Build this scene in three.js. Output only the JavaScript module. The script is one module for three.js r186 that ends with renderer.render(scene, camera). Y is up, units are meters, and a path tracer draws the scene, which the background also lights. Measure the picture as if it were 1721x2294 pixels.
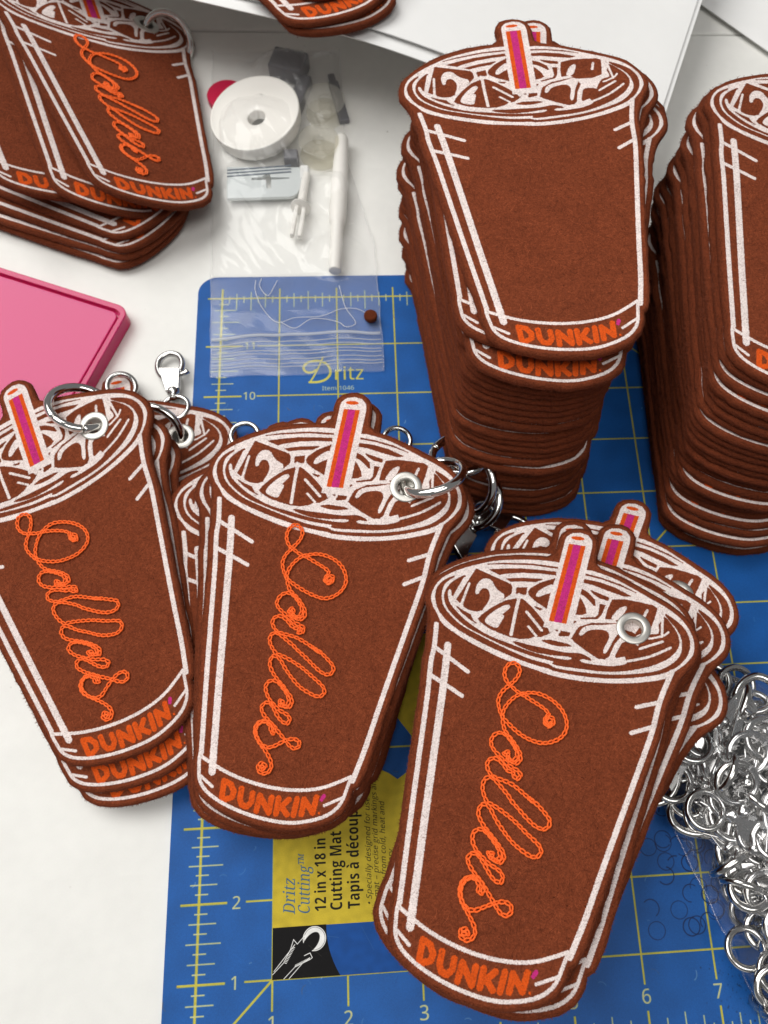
import * as THREE from 'three';
import { mergeGeometries } from 'three/addons/utils/BufferGeometryUtils.js';
import { RoundedBoxGeometry } from 'three/addons/geometries/RoundedBoxGeometry.js';
import { RectAreaLightUniformsLib } from 'three/addons/lights/RectAreaLightUniformsLib.js';
import { createNoise2D } from 'simplex-noise';

// ---------------------------------------------------------------- camera, light, exposure
const scene = new THREE.Scene();
const PW = 1721, PH = 2294, FOCAL = 1750.02;
const camera = new THREE.PerspectiveCamera(2 * Math.atan(PH / 2 / FOCAL) * 180 / Math.PI, PW / PH, 0.01, 20);
{
  const m = new THREE.Matrix4().makeBasis(new THREE.Vector3(0.99710, 0.04873, 0.05852), new THREE.Vector3(0.04019, 0.31602, -0.94790), new THREE.Vector3(-0.06468, 0.94750, 0.31314));
  camera.quaternion.setFromRotationMatrix(m);
  camera.position.set(0.07267, 0.29313, -0.05951);
  camera.setViewOffset(PW, PH, -143.8, -207.3, PW, PH);     // the photograph is a crop: its optical axis is off centre
  camera.focus = 0.255; camera.userData.fStop = 17;
}
const renderer = new THREE.WebGLRenderer({ antialias: true });
renderer.toneMapping = THREE.LinearToneMapping;
renderer.toneMappingExposure = 0.93;
renderer.shadowMap.enabled = true;
scene.background = new THREE.Color(0.18, 0.18, 0.18);      // the dim walls of the room, one even tone
RectAreaLightUniformsLib.init();
function lampPanel(name, label, w, h, from, to, color, intensity) {
  const g = new THREE.Group(); g.name = name; g.position.set(...from); g.userData = { label, category: 'ceiling lamp' };
  g.lookAt(...to); scene.add(g);
  const frame = new THREE.Mesh(new RoundedBoxGeometry(w + 0.06, h + 0.06, 0.05, 2, 0.01), new THREE.MeshStandardMaterial({ color: 0xd8d8d4, roughness: 0.6 }));
  frame.name = 'lamp_frame'; frame.position.z = -0.032; g.add(frame);
  const glow = new THREE.Mesh(new THREE.PlaneGeometry(w, h), new THREE.MeshStandardMaterial({ color: 0xffffff, emissive: color, emissiveIntensity: 0.4, roughness: 0.9 }));
  glow.name = 'lamp_diffuser'; glow.position.z = -0.004; g.add(glow);
  const l = new THREE.RectAreaLight(color, intensity, w, h); l.name = name + '_light';
  l.position.set(...from); l.lookAt(...to); l.castShadow = true; scene.add(l);
}
lampPanel('ceiling_lamp', 'large white ceiling lamp panel above and behind the table', 1.7, 1.3, [-0.8, 1.55, -0.8], [0.06, 0, -0.2], new THREE.Color(1, 0.985, 0.955), 4.3);
lampPanel('ceiling_lamp_001', 'smaller white ceiling lamp panel above the near table edge', 1.2, 0.7, [0.2, 1.7, 0.4], [0.08, 0, -0.15], new THREE.Color(1, 0.975, 0.94), 3.4);

// ---------------------------------------------------------------- helpers
let seed = 7;
const rnd = () => { seed = (seed * 1664525 + 1013904223) % 4294967296; return seed / 4294967296; };
const rr = (a, b) => a + (b - a) * rnd();
const noise = createNoise2D(rnd);
const V = (x, y, z) => new THREE.Vector3(x, y, z);
const RGB = (r, g, b) => new THREE.Color().setRGB(r, g, b);
const IN = 0.0254;
const taken = {};
function numbered(n) { const k = taken[n] = (taken[n] ?? -1) + 1; return k ? n + '_' + String(k).padStart(3, '0') : n; }
function tag(o, label, category, group, kind) {
  if (label) o.userData.label = label;
  if (category) o.userData.category = category;
  if (group) o.userData.group = group;
  if (kind) o.userData.kind = kind;
  return o;
}
function mesh(name, geo, mat, parent) {
  const m = new THREE.Mesh(geo, mat); m.name = parent ? name : numbered(name);
  m.castShadow = m.receiveShadow = true; (parent ?? scene).add(m); return m;
}
function thing(name, label, category, group) {
  const g = new THREE.Group(); g.name = numbered(name); tag(g, label, category, group); scene.add(g); return g;
}
const std = (o) => new THREE.MeshStandardMaterial(o);
const phys = (o) => new THREE.MeshPhysicalMaterial(o);
function geo(pos, idx, uv) {
  const g = new THREE.BufferGeometry();
  g.setAttribute('position', new THREE.Float32BufferAttribute(pos, 3));
  if (uv) g.setAttribute('uv', new THREE.Float32BufferAttribute(uv, 2));
  g.setIndex(idx); g.computeVertexNormals(); return g;
}
// a round wire along points; r may be a function of 0..1; ends are capped when open
function sweep(pts, r, sides = 8, closed = false) {
  const n = pts.length, pos = [], idx = [], uv = [], rad = typeof r === 'function' ? r : () => r;
  const tan = pts.map((p, i) => { const a = pts[closed ? (i + n - 1) % n : Math.max(0, i - 1)], b = pts[closed ? (i + 1) % n : Math.min(n - 1, i + 1)]; return b.clone().sub(a).normalize(); });
  let nor = Math.abs(tan[0].y) < 0.9 ? V(0, 1, 0) : V(1, 0, 0);
  nor.sub(tan[0].clone().multiplyScalar(nor.dot(tan[0]))).normalize();
  const rings = closed ? n + 1 : n;
  for (let k = 0; k < rings; k++) {
    const i = k % n;
    nor.sub(tan[i].clone().multiplyScalar(nor.dot(tan[i]))).normalize();
    const bi = tan[i].clone().cross(nor), w = rad(k / (rings - 1));
    for (let s = 0; s <= sides; s++) {
      const a = s / sides * Math.PI * 2, c = Math.cos(a) * w, d = Math.sin(a) * w;
      pos.push(pts[i].x + nor.x * c + bi.x * d, pts[i].y + nor.y * c + bi.y * d, pts[i].z + nor.z * c + bi.z * d);
      uv.push(k / rings * 8, s / sides);
    }
  }
  for (let k = 0; k < rings - 1; k++) for (let s = 0; s < sides; s++) {
    const a = k * (sides + 1) + s, b = a + sides + 1; idx.push(a, a + 1, b, a + 1, b + 1, b);
  }
  if (!closed) for (const k of [0, rings - 1]) {
    const c = pos.length / 3; pos.push(pts[k].x, pts[k].y, pts[k].z); uv.push(0, 0);
    for (let s = 0; s < sides; s++) { const a = k * (sides + 1) + s; k ? idx.push(a, a + 1, c) : idx.push(a + 1, a, c); }
  }
  const g = geo(pos, idx, uv);
  { const N = g.attributes.normal, q = sides + 1;                       // close the seam of the normals
    for (let k = 0; k < rings; k++) { const a = k * q, b = a + sides; const x = N.getX(a) + N.getX(b), y = N.getY(a) + N.getY(b), z = N.getZ(a) + N.getZ(b), l = Math.hypot(x, y, z) || 1; N.setXYZ(a, x / l, y / l, z / l); N.setXYZ(b, x / l, y / l, z / l); } }
  return g;
}
const curve = (pts, n, closed = false) => new THREE.CatmullRomCurve3(pts, closed, 'centripetal').getSpacedPoints(n).slice(0, closed ? n : n + 1);
function canvas(w, h) { const c = document.createElement('canvas'); c.width = w; c.height = h; return c; }
function tex(c, srgb = true, repeat = false) {
  const t = new THREE.CanvasTexture(c); if (srgb) t.colorSpace = THREE.SRGBColorSpace;
  t.wrapS = t.wrapT = repeat ? THREE.RepeatWrapping : THREE.ClampToEdgeWrapping; t.anisotropy = 8; return t;
}
// photograph pixel -> point at height h (the depth comes from the surface it lies on)
const camX = V(0.99710, 0.04873, 0.05852), camY = V(0.04019, 0.31602, -0.94790), camZ = V(-0.06468, 0.94750, 0.31314);
function at(px, py, h = 0) {
  const d = camX.clone().multiplyScalar((px - 1004.32) / FOCAL).addScaledVector(camY, -(py - 1354.33) / FOCAL).sub(camZ);
  return camera.position.clone().addScaledVector(d, (h - camera.position.y) / d.y);
}
const s2l = (c) => c <= 0.04045 ? c / 12.92 : ((c + 0.055) / 1.055) ** 2.4;
const l2s = (c) => c <= 0.0031308 ? c * 12.92 : 1.055 * Math.max(c, 0) ** (1 / 2.4) - 0.055;

// ---------------------------------------------------------------- artwork of the tags, in millimetres (x right, y up, origin at the base line)
const OUTLINE = [[0.0,138.1],[2.8,137.7],[5.1,136.2],[6.6,134.0],[7.1,131.2],[7.1,128.4],[7.5,125.7],[9.6,124.1],[12.4,123.7],[15.2,123.3],[17.9,122.6],[20.5,121.8],[23.2,121.0],[25.9,120.1],[28.5,119.2],[31.2,118.4],[33.8,117.5],[36.4,116.4],[38.9,115.2],[41.1,113.5],[43.2,111.7],[44.9,109.5],[46.4,107.1],[47.3,104.5],[47.5,101.7],[47.0,99.0],[45.9,96.4],[44.5,94.0],[43.3,91.5],[42.2,88.9],[41.4,86.2],[40.9,83.5],[40.4,80.8],[40.3,78.0],[40.1,75.2],[40.0,72.4],[39.8,69.6],[39.3,66.8],[38.9,64.1],[38.5,61.3],[38.0,58.6],[37.6,55.8],[37.2,53.1],[36.7,50.3],[36.3,47.5],[35.9,44.8],[35.4,42.0],[35.0,39.3],[34.5,36.5],[34.1,33.8],[33.7,31.0],[33.3,28.2],[32.9,25.5],[32.5,22.7],[32.1,19.9],[31.8,17.2],[31.4,14.4],[31.0,11.6],[30.6,8.9],[30.1,6.1],[29.5,3.4],[28.9,0.7],[28.1,-2.0],[26.3,-3.8],[26.0,-6.6],[25.2,-9.2],[24.1,-11.8],[22.1,-13.8],[20.1,-15.6],[17.6,-16.9],[15.0,-17.9],[12.3,-18.8],[9.7,-19.5],[6.9,-20.0],[4.1,-20.2],[1.3,-20.1],[-1.5,-20.0],[-4.2,-19.7],[-7.0,-19.3],[-9.8,-18.9],[-12.4,-18.2],[-15.1,-17.4],[-17.8,-16.5],[-20.3,-15.3],[-22.8,-14.0],[-24.7,-12.0],[-26.4,-9.8],[-27.1,-7.1],[-27.7,-4.4],[-28.2,-1.6],[-28.4,1.1],[-29.0,3.9],[-29.6,6.6],[-30.2,9.3],[-30.8,12.1],[-31.3,14.8],[-31.8,17.6],[-32.2,20.3],[-32.7,23.1],[-33.1,25.8],[-33.6,28.6],[-34.0,31.3],[-34.5,34.1],[-34.9,36.9],[-35.3,39.6],[-35.8,42.4],[-36.2,45.1],[-36.6,47.9],[-37.0,50.6],[-37.5,53.4],[-37.9,56.2],[-38.3,58.9],[-38.7,61.7],[-39.2,64.4],[-39.7,67.2],[-40.3,69.9],[-40.8,72.7],[-41.4,75.4],[-41.4,78.2],[-41.7,81.0],[-42.3,83.7],[-43.0,86.4],[-43.4,89.1],[-44.1,91.8],[-45.5,94.1],[-46.8,96.6],[-46.9,99.4],[-46.6,102.2],[-45.6,104.8],[-44.2,107.1],[-42.2,109.1],[-40.2,111.1],[-38.0,112.8],[-35.7,114.3],[-33.3,115.8],[-30.9,117.2],[-28.4,118.4],[-25.9,119.5],[-23.2,120.4],[-20.6,121.3],[-17.9,122.0],[-15.2,122.8],[-12.4,123.4],[-9.7,123.9],[-7.7,125.7],[-7.3,128.4],[-7.3,131.2],[-6.8,133.9],[-5.0,136.1],[-2.6,137.4]];
const ART = { rim: [[-5.1,122.1],[-13.1,120.9],[-19.6,119.2],[-26.1,117.0],[-30.7,114.7],[-38.2,109.9],[-43.1,105.0],[-44.6,100.7],[-44.6,97.3],[-42.9,94.0],[-40.8,91.8],[-38.5,89.1],[-30.4,85.6],[-22.4,83.5],[-15.5,82.1],[-5.5,81.3],[2.1,80.7],[8.5,81.1],[14.7,82.0],[23.8,84.1],[32.7,87.2],[38.2,90.1],[40.2,92.7],[43.6,97.1],[45.2,100.6],[45.1,103.8],[44.1,106.7],[41.2,110.6],[37.2,113.5],[32.6,115.5],[29.2,116.6],[22.5,118.8],[14.7,121.1],[6.5,122.0],[3.8,121.7]],
  gap1: [[-39.1,107.0],[-41.9,104.5],[-43.3,101.5],[-43.2,98.5],[-41.8,95.1],[-39.4,92.3],[-34.0,89.0],[-26.6,86.6],[-17.8,84.7],[-7.5,83.2],[0.7,82.9],[1.7,82.7],[11.2,83.4],[20.4,85.1],[29.4,88.1],[36.7,91.6],[40.5,94.8],[43.0,99.0],[43.6,102.3],[43.1,105.4],[41.2,108.5],[38.0,110.8],[34.1,112.4],[36.4,110.2],[38.3,108.6],[40.3,106.1],[41.4,102.8],[41.4,99.3],[39.7,96.0],[35.9,92.2],[29.2,88.9],[20.2,86.0],[11.0,84.3],[1.5,83.4],[0.5,83.9],[-7.8,84.3],[-17.1,86.0],[-25.7,88.0],[-32.7,90.1],[-37.2,92.9],[-39.8,95.2],[-41.3,98.2],[-41.8,101.1],[-41.4,103.9]],
  gap2: [[-35.5,108.2],[-37.5,106.4],[-39.3,104.0],[-40.2,101.1],[-40.1,98.5],[-38.2,95.3],[-35.1,92.8],[-30.4,90.3],[-23.8,88.5],[-15.0,86.7],[-6.5,85.8],[1.7,85.6],[1.2,84.9],[10.7,85.8],[20.0,87.4],[27.4,90.2],[34.0,94.1],[38.1,98.0],[39.8,101.3],[39.9,103.8],[39.0,106.1],[37.4,108.2],[34.8,110.7],[33.3,111.4],[32.3,110.0],[33.1,104.9],[29.9,103.3],[27.2,98.1],[27.8,97.0],[23.8,93.9],[24.9,91.7],[21.2,89.4],[15.0,88.1],[10.3,87.7],[9.2,88.3],[10.0,89.2],[12.9,89.5],[9.3,90.6],[5.0,89.7],[0.2,89.3],[-0.8,89.3],[-7.3,89.0],[-13.2,88.8],[-6.9,87.4],[-0.4,87.8],[5.9,88.8],[7.0,88.5],[6.2,87.5],[1.4,86.8],[-6.7,86.8],[-14.9,87.7],[-21.8,88.6],[-27.3,90.3],[-31.6,92.2],[-34.9,94.3],[-37.7,96.5],[-39.2,98.8],[-39.8,101.2],[-39.3,102.1],[-38.4,101.6],[-37.6,99.8],[-36.3,104.5]],
  brown: [[[-32.4,111.9],[-19.4,109.3],[-18.6,108.2],[-18.4,105.9],[-20.6,103.1],[-24.1,100.1],[-25.9,97.6],[-28.1,96.3],[-30.6,96.2],[-32.8,96.9],[-33.3,98.1],[-34.5,97.9],[-35.9,98.7]],[[-35.2,96.2],[-32.4,95.2],[-29.8,94.5],[-28.4,92.7],[-27.1,92.0],[-29.7,92.9],[-32.9,94.5]],[[-16.2,104.5],[-19.4,102.9],[-23.2,99.2],[-26.0,95.5],[-26.8,93.7],[-26.0,93.0],[-22.6,91.5],[-19.0,90.8],[-14.9,90.3],[-11.6,90.5],[-8.5,91.5],[-7.3,92.5],[-4.9,93.1],[-2.4,95.1],[-3.5,96.8],[-6.9,100.2],[-10.6,103.0],[-14.1,105.0]],[[-17.0,108.6],[-13.7,109.6],[-13.4,107.1],[-14.2,106.7],[-15.8,107.0],[-16.7,106.4]],[[-27.8,112.9],[-23.6,114.3],[-17.2,116.2],[-10.6,117.4],[-5.3,118.2],[-5.2,117.0],[-10.3,116.3],[-16.8,114.8],[-21.6,113.1],[-24.1,111.9]],[[-29.1,114.7],[-24.2,116.5],[-14.4,119.0],[-5.2,120.1],[-5.1,119.7],[-14.3,118.6],[-24.1,116.2]],[[-21.2,111.0],[-16.3,112.7],[-9.2,114.2],[-11.2,112.6],[-16.1,111.5],[-19.7,110.4]],[[-5.2,115.5],[-9.5,112.7],[-12.2,109.8],[-12.8,108.4],[-12.2,107.0],[-9.9,105.6],[-5.4,103.8],[-5.5,109.9]],[[-9.5,103.4],[-6.9,103.2],[-7.3,102.5],[-8.5,102.8]],[[-1.4,97.3],[0.5,97.7],[-0.1,96.6]],[[1.6,97.8],[4.4,98.5],[4.0,95.9],[1.2,95.1],[0.7,95.3]],[[-4.3,91.9],[-1.6,92.8],[4.3,92.9],[5.7,92.5],[2.0,91.5],[-1.9,91.4]],[[4.1,120.2],[10.2,120.2],[17.1,119.4],[22.9,117.8],[17.1,119.0],[10.3,119.8],[4.2,119.8]],[[3.9,118.0],[9.9,118.3],[15.7,117.7],[21.4,116.0],[19.1,115.4],[13.0,116.1],[7.5,116.9],[4.2,116.8]],[[3.8,114.4],[6.8,113.5],[9.7,111.4],[10.4,109.2],[8.1,105.8],[6.7,104.7],[4.0,104.2]],[[7.7,114.5],[10.8,114.0],[14.4,113.4],[14.1,112.2],[11.1,112.6],[8.9,113.5]],[[11.9,110.2],[13.7,110.3],[13.0,106.4],[12.0,104.7],[6.7,103.1],[6.6,103.4],[11.3,105.0],[12.2,106.2]],[[15.6,113.0],[19.7,114.2],[25.3,114.5],[29.2,114.6],[30.9,113.9],[30.6,110.0],[30.0,106.2],[26.4,104.5],[19.9,104.2],[17.9,106.2],[14.7,105.4],[14.8,108.7]],[[19.2,104.8],[10.5,102.5],[6.7,100.0],[5.2,95.3],[6.2,94.5],[9.1,93.1],[12.7,91.6],[15.2,90.7],[17.3,91.1],[18.4,92.4],[19.3,97.2],[21.2,101.3]],[[22.9,98.9],[21.8,98.1],[20.5,93.0],[20.9,92.6],[24.1,94.2],[27.8,97.0],[27.4,98.2],[25.8,99.0]],[[3.8,101.8],[5.3,101.8],[4.4,100.5]]],
  white_poly: [[[-30.4,103.7],[-30.6,106.3],[-29.4,108.5],[-27.9,109.3],[-26.1,108.9],[-24.7,107.1],[-23.1,105.7],[-20.6,105.0],[-20.3,103.2],[-23.4,99.8],[-25.5,97.5],[-26.3,97.5],[-25.0,100.3],[-24.9,103.1],[-26.0,105.3],[-27.7,105.8],[-29.0,104.9],[-29.2,102.7],[-30.2,102.6]],[[-18.4,101.6],[-20.7,99.9],[-23.2,96.7],[-24.6,94.1],[-24.0,93.1],[-22.1,92.4],[-19.7,92.2],[-19.5,94.0],[-18.6,96.6],[-18.9,97.4],[-19.9,97.0],[-17.6,100.4],[-17.6,101.3]],[[-5.0,113.7],[-8.1,111.1],[-9.8,108.8],[-9.9,107.2],[-8.6,107.5],[-7.2,108.9],[-5.0,110.1]],[[4.4,111.5],[5.1,112.1],[7.8,110.6],[9.8,108.9],[10.4,109.0],[11.0,106.2],[8.2,105.3],[7.5,108.2]],[[20.5,111.9],[18.4,110.4],[17.3,107.9],[16.4,105.8],[19.2,106.2],[20.3,109.4],[21.0,111.1]],[[7.2,97.6],[8.0,100.0],[10.0,101.6],[15.6,103.1],[19.2,104.8],[20.8,103.0],[18.9,99.6],[18.0,95.8],[17.2,93.1],[16.5,93.1],[16.3,94.7],[17.5,98.5],[17.1,100.6],[15.4,101.5],[12.1,100.9],[9.4,99.4],[8.5,97.7],[7.8,97.1]]],
  white_line: [[1.1,[-33.3,105.7],[-33.8,97.4]],[1.4,[-15.3,106.2],[-15.5,103.5],[-14.7,91.2]],[1.2,[-11.6,100.7],[-5.1,95.4]],[1.0,[-9.8,95.6],[-6.4,92.9]],[1.2,[27.8,112.2],[26.9,109.0]],[1.2,[33.5,112.2],[31.2,106.5]],[1.1,[33.1,111.7],[34.2,104.1]],[0.9,[30.1,102.2],[35.2,104.3],[36.0,106.3]],[1.1,[27.9,97.8],[30.5,99.6],[34.7,102.4]],[1.1,[24.8,92.4],[29.8,94.8],[34.0,97.7],[37.6,100.9]],[1.2,[21.0,98.8],[19.6,91.7]],[1.1,[-35.3,107.4],[-36.9,99.9]],[2.0,[-40.0,88.1],[-38.2,80.0],[-38.2,75.5],[-37.1,70.2],[-35.9,64.0],[-31.5,35.9],[-27.9,13.7],[-25.6,0.2]],[2.3,[-34.2,81.8],[-32.1,71.1],[-27.2,37.1],[-23.2,10.7],[-20.7,-5.3]],[1.7,[-38.2,80.0],[-31.8,77.3],[-25.2,74.5]],[1.7,[-37.1,70.2],[-31.8,68.5],[-24.9,66.0]],[2.1,[39.4,92.5],[38.1,86.5],[37.1,80.4],[36.8,71.3],[35.4,62.1],[30.3,29.9],[27.5,9.7],[26.1,3.0],[25.5,-0.5]],[1.7,[37.0,81.1],[30.4,77.6]],[1.7,[36.9,72.8],[30.3,68.7]],[1.4,[-25.9,0.9],[-25.9,-1.5],[-25.2,-4.8],[-24.4,-8.4],[-21.5,-11.6],[-16.5,-14.1],[-9.6,-16.1],[-2.1,-17.2],[5.2,-17.4],[10.3,-16.6],[15.2,-15.0],[19.3,-12.9],[22.2,-10.0],[23.6,-6.8],[24.1,-2.7],[24.8,0.5]],[1.4,[-25.6,-0.8],[-19.7,-3.4],[-12.7,-5.6],[-4.9,-6.8],[2.5,-7.1],[9.5,-6.3],[14.6,-5.0],[19.4,-2.7],[24.6,0.7]],[1.2,[-23.9,-7.2],[-21.9,-8.5],[-19.5,-9.9]],[1.2,[23.7,-6.0],[21.6,-7.4],[17.8,-9.8]]],
  letters: [[[-16.2,-7.4],[-15.7,-12.7],[-14.2,-13.1],[-12.4,-12.1],[-12.3,-10.1],[-13.8,-8.1],[-16.2,-7.4]],[[-10.0,-8.9],[-9.8,-12.3],[-8.8,-14.0],[-7.0,-14.3],[-5.9,-12.6],[-6.1,-9.8]],[[-3.7,-15.1],[-3.6,-10.1],[0.4,-15.0],[0.3,-10.1]],[[2.8,-15.0],[2.6,-9.9]],[[6.0,-9.8],[3.6,-13.0]],[[4.0,-12.4],[6.4,-14.6]],[[8.5,-14.4],[8.6,-9.2]],[[11.0,-13.8],[10.9,-8.9],[14.5,-12.7],[14.8,-7.6]]],
  letter_w: 1.8, apos: [[17.1,-6.8],[16.6,-8.1]], reg: [[16.6,-12.4]], eyelet: [24.46,104.52], er: [5.815000000000001,3.1799999999999997],
  script: [[4.4,64.7],[4.8,65.6],[5.5,64.9],[4.7,63.8],[3.5,64.2],[3.1,65.7],[4.2,66.9],[5.5,66.4],[5.8,64.7],[4.7,63.4],[3.2,64.0],[2.7,65.3],[3.8,67.5],[3.3,68.1],[0.5,69.4],[-2.6,70.4],[-5.4,71.4],[-8.2,72.2],[-10.2,73.4],[-12.0,74.4],[-13.5,77.1],[-13.4,79.4],[-11.9,81.5],[-9.8,81.0],[-8.7,79.3],[-9.0,76.8],[-10.6,73.9],[-12.5,71.0],[-13.2,67.8],[-12.2,65.1],[-10.7,62.8],[-8.9,61.5],[-6.3,59.9],[-3.1,58.4],[0.5,57.6],[4.0,57.7],[7.0,59.1],[9.3,61.3],[10.2,64.4],[9.5,67.2],[7.1,70.3],[3.2,72.5],[-1.3,73.3],[-4.5,72.6],[-7.3,71.1],[-9.3,68.5],[-10.5,65.5],[-10.6,63.4],[-10.0,61.3],[-9.1,59.2],[-7.8,57.6],[-5.2,55.6],[-2.9,53.4],[-1.5,51.2],[-2.0,49.3],[-3.9,49.2],[-5.9,50.6],[-7.2,51.1],[-6.6,52.2],[-5.5,52.1],[-5.4,50.8],[-6.4,50.2],[-4.5,49.3],[-3.0,50.3],[-3.0,52.5],[-5.0,54.8],[-7.5,57.0],[-9.6,57.5],[-11.2,56.7],[-12.0,54.9],[-11.9,53.2],[-10.6,51.6],[-8.6,50.3],[-6.3,48.9],[-4.1,47.7],[-1.4,47.1],[-0.2,46.1],[-0.9,44.5],[-2.5,44.8],[-2.1,46.3],[-4.2,46.0],[-6.3,47.7],[-8.6,49.0],[-10.2,48.9],[-11.3,47.6],[-11.3,46.0],[-10.2,44.4],[-8.8,43.3],[-5.7,43.0],[-2.2,42.5],[1.7,40.8],[6.3,38.6],[3.0,40.1],[6.2,38.9],[9.7,36.6],[11.4,35.2],[11.6,33.2],[10.3,31.9],[7.8,32.1],[4.8,33.6],[1.3,35.9],[-1.7,38.0],[-1.7,38.2],[-5.0,40.6],[-8.2,42.7],[-9.8,43.0],[-11.0,41.3],[-10.7,38.7],[-9.4,36.4],[-8.4,35.2],[-6.3,34.8],[-3.3,33.8],[1.2,31.9],[5.9,29.2],[9.2,27.5],[11.0,26.0],[10.8,24.1],[8.9,23.2],[6.1,23.9],[2.2,25.6],[-1.4,28.2],[-4.8,31.2],[-7.1,33.8],[-9.0,34.7],[-10.2,33.1],[-10.1,31.1],[-8.6,29.1],[-6.6,27.3],[-4.2,25.6],[-1.5,23.5],[0.4,21.8],[0.8,20.1],[-0.3,18.8],[-2.4,19.7],[-4.0,19.8],[-4.4,20.9],[-3.4,21.5],[-2.4,20.7],[-3.1,19.5],[-1.0,19.3],[-0.3,20.8],[-1.9,23.2],[-4.7,25.5],[-6.9,26.8],[-8.9,26.7],[-10.1,25.1],[-9.5,22.6],[-8.0,20.7],[-5.7,19.2],[-3.2,17.8],[-0.9,17.2],[1.3,16.2],[1.9,15.1],[1.6,13.6],[-0.4,13.7],[-2.8,15.6],[-4.9,17.7],[-7.3,19.6],[-9.0,19.4],[-9.8,17.4],[-8.1,15.3],[-6.1,13.7],[-4.2,12.4],[-2.5,10.9],[-0.0,8.6],[2.0,6.7],[3.8,5.3],[5.7,5.3],[6.6,7.1],[5.6,8.7],[3.3,8.7],[0.6,7.3],[-2.0,5.4],[-4.0,4.1],[-6.1,4.0],[-8.1,5.6],[-9.3,8.2],[-9.1,11.0],[-7.2,12.8],[-5.2,12.3],[-4.2,10.6],[-4.3,9.1],[-3.0,9.0],[-3.0,11.0],[-4.5,12.6],[-7.2,13.0],[-9.2,11.5],[-9.7,8.6],[-8.4,5.8],[-6.2,3.5],[-4.1,1.4],[-2.5,-0.6],[-2.1,-2.1],[-3.0,-3.8],[-4.9,-4.3],[-6.4,-3.3],[-6.2,-1.5],[-4.7,-1.3],[-3.9,-2.4],[-4.8,-3.2],[-5.6,-2.6],[-5.0,-2.0]] };

// ---------------------------------------------------------------- felt and print
const MM = 11, X0 = -50, Y0 = -23, TW = 100, TH = 164;        // texture window on the artwork
function feltNoise(w, h, n, scale = 1) {                       // fibres drawn as short curved strokes: grey 128 is the mean
  const c = canvas(w, h), x = c.getContext('2d');
  x.fillStyle = 'rgb(128,128,128)'; x.fillRect(0, 0, w, h);
  x.lineCap = 'round';
  for (let i = 0; i < n; i++) {
    const px = rnd() * w, py = rnd() * h, a = rnd() * Math.PI * 2, l = rr(6, 26) * scale, b = a + rr(-0.9, 0.9);
    const v = rnd() < 0.5 ? Math.floor(rr(20, 110)) : Math.floor(rr(140, 235));
    x.strokeStyle = `rgba(${v},${v},${v},${rr(0.08, 0.34).toFixed(2)})`; x.lineWidth = rr(0.7, 2.0) * scale;
    x.beginPath(); x.moveTo(px, py); x.quadraticCurveTo(px + Math.cos(a) * l, py + Math.sin(a) * l, px + Math.cos(a) * l + Math.cos(b) * l, py + Math.sin(a) * l + Math.sin(b) * l); x.stroke();
  }
  for (let i = 0; i < n / 22; i++) {                             // stray pale hairs and dark pits
    const px = rnd() * w, py = rnd() * h, a = rnd() * 6.28, l = rr(7, 26) * scale, b = a + rr(-1.2, 1.2), pit = rnd() < 0.4, v = pit ? 8 : Math.floor(rr(215, 255));
    x.strokeStyle = `rgba(${v},${v},${v},${rr(0.15, 0.5).toFixed(2)})`; x.lineWidth = pit ? rr(2, 4) : rr(0.9, 1.7) * scale;
    x.beginPath(); x.moveTo(px, py); if (pit) x.lineTo(px + rr(-3, 3), py + rr(-3, 3)); else x.quadraticCurveTo(px + Math.cos(a) * l, py + Math.sin(a) * l, px + Math.cos(a) * l + Math.cos(b) * l, py + Math.sin(a) * l + Math.sin(b) * l); x.stroke();
  }
  return c;
}
const W = TW * MM, H = TH * MM;
const fibreCanvas = feltNoise(W, H, 60000), fibre = fibreCanvas.getContext('2d').getImageData(0, 0, W, H).data;
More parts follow.
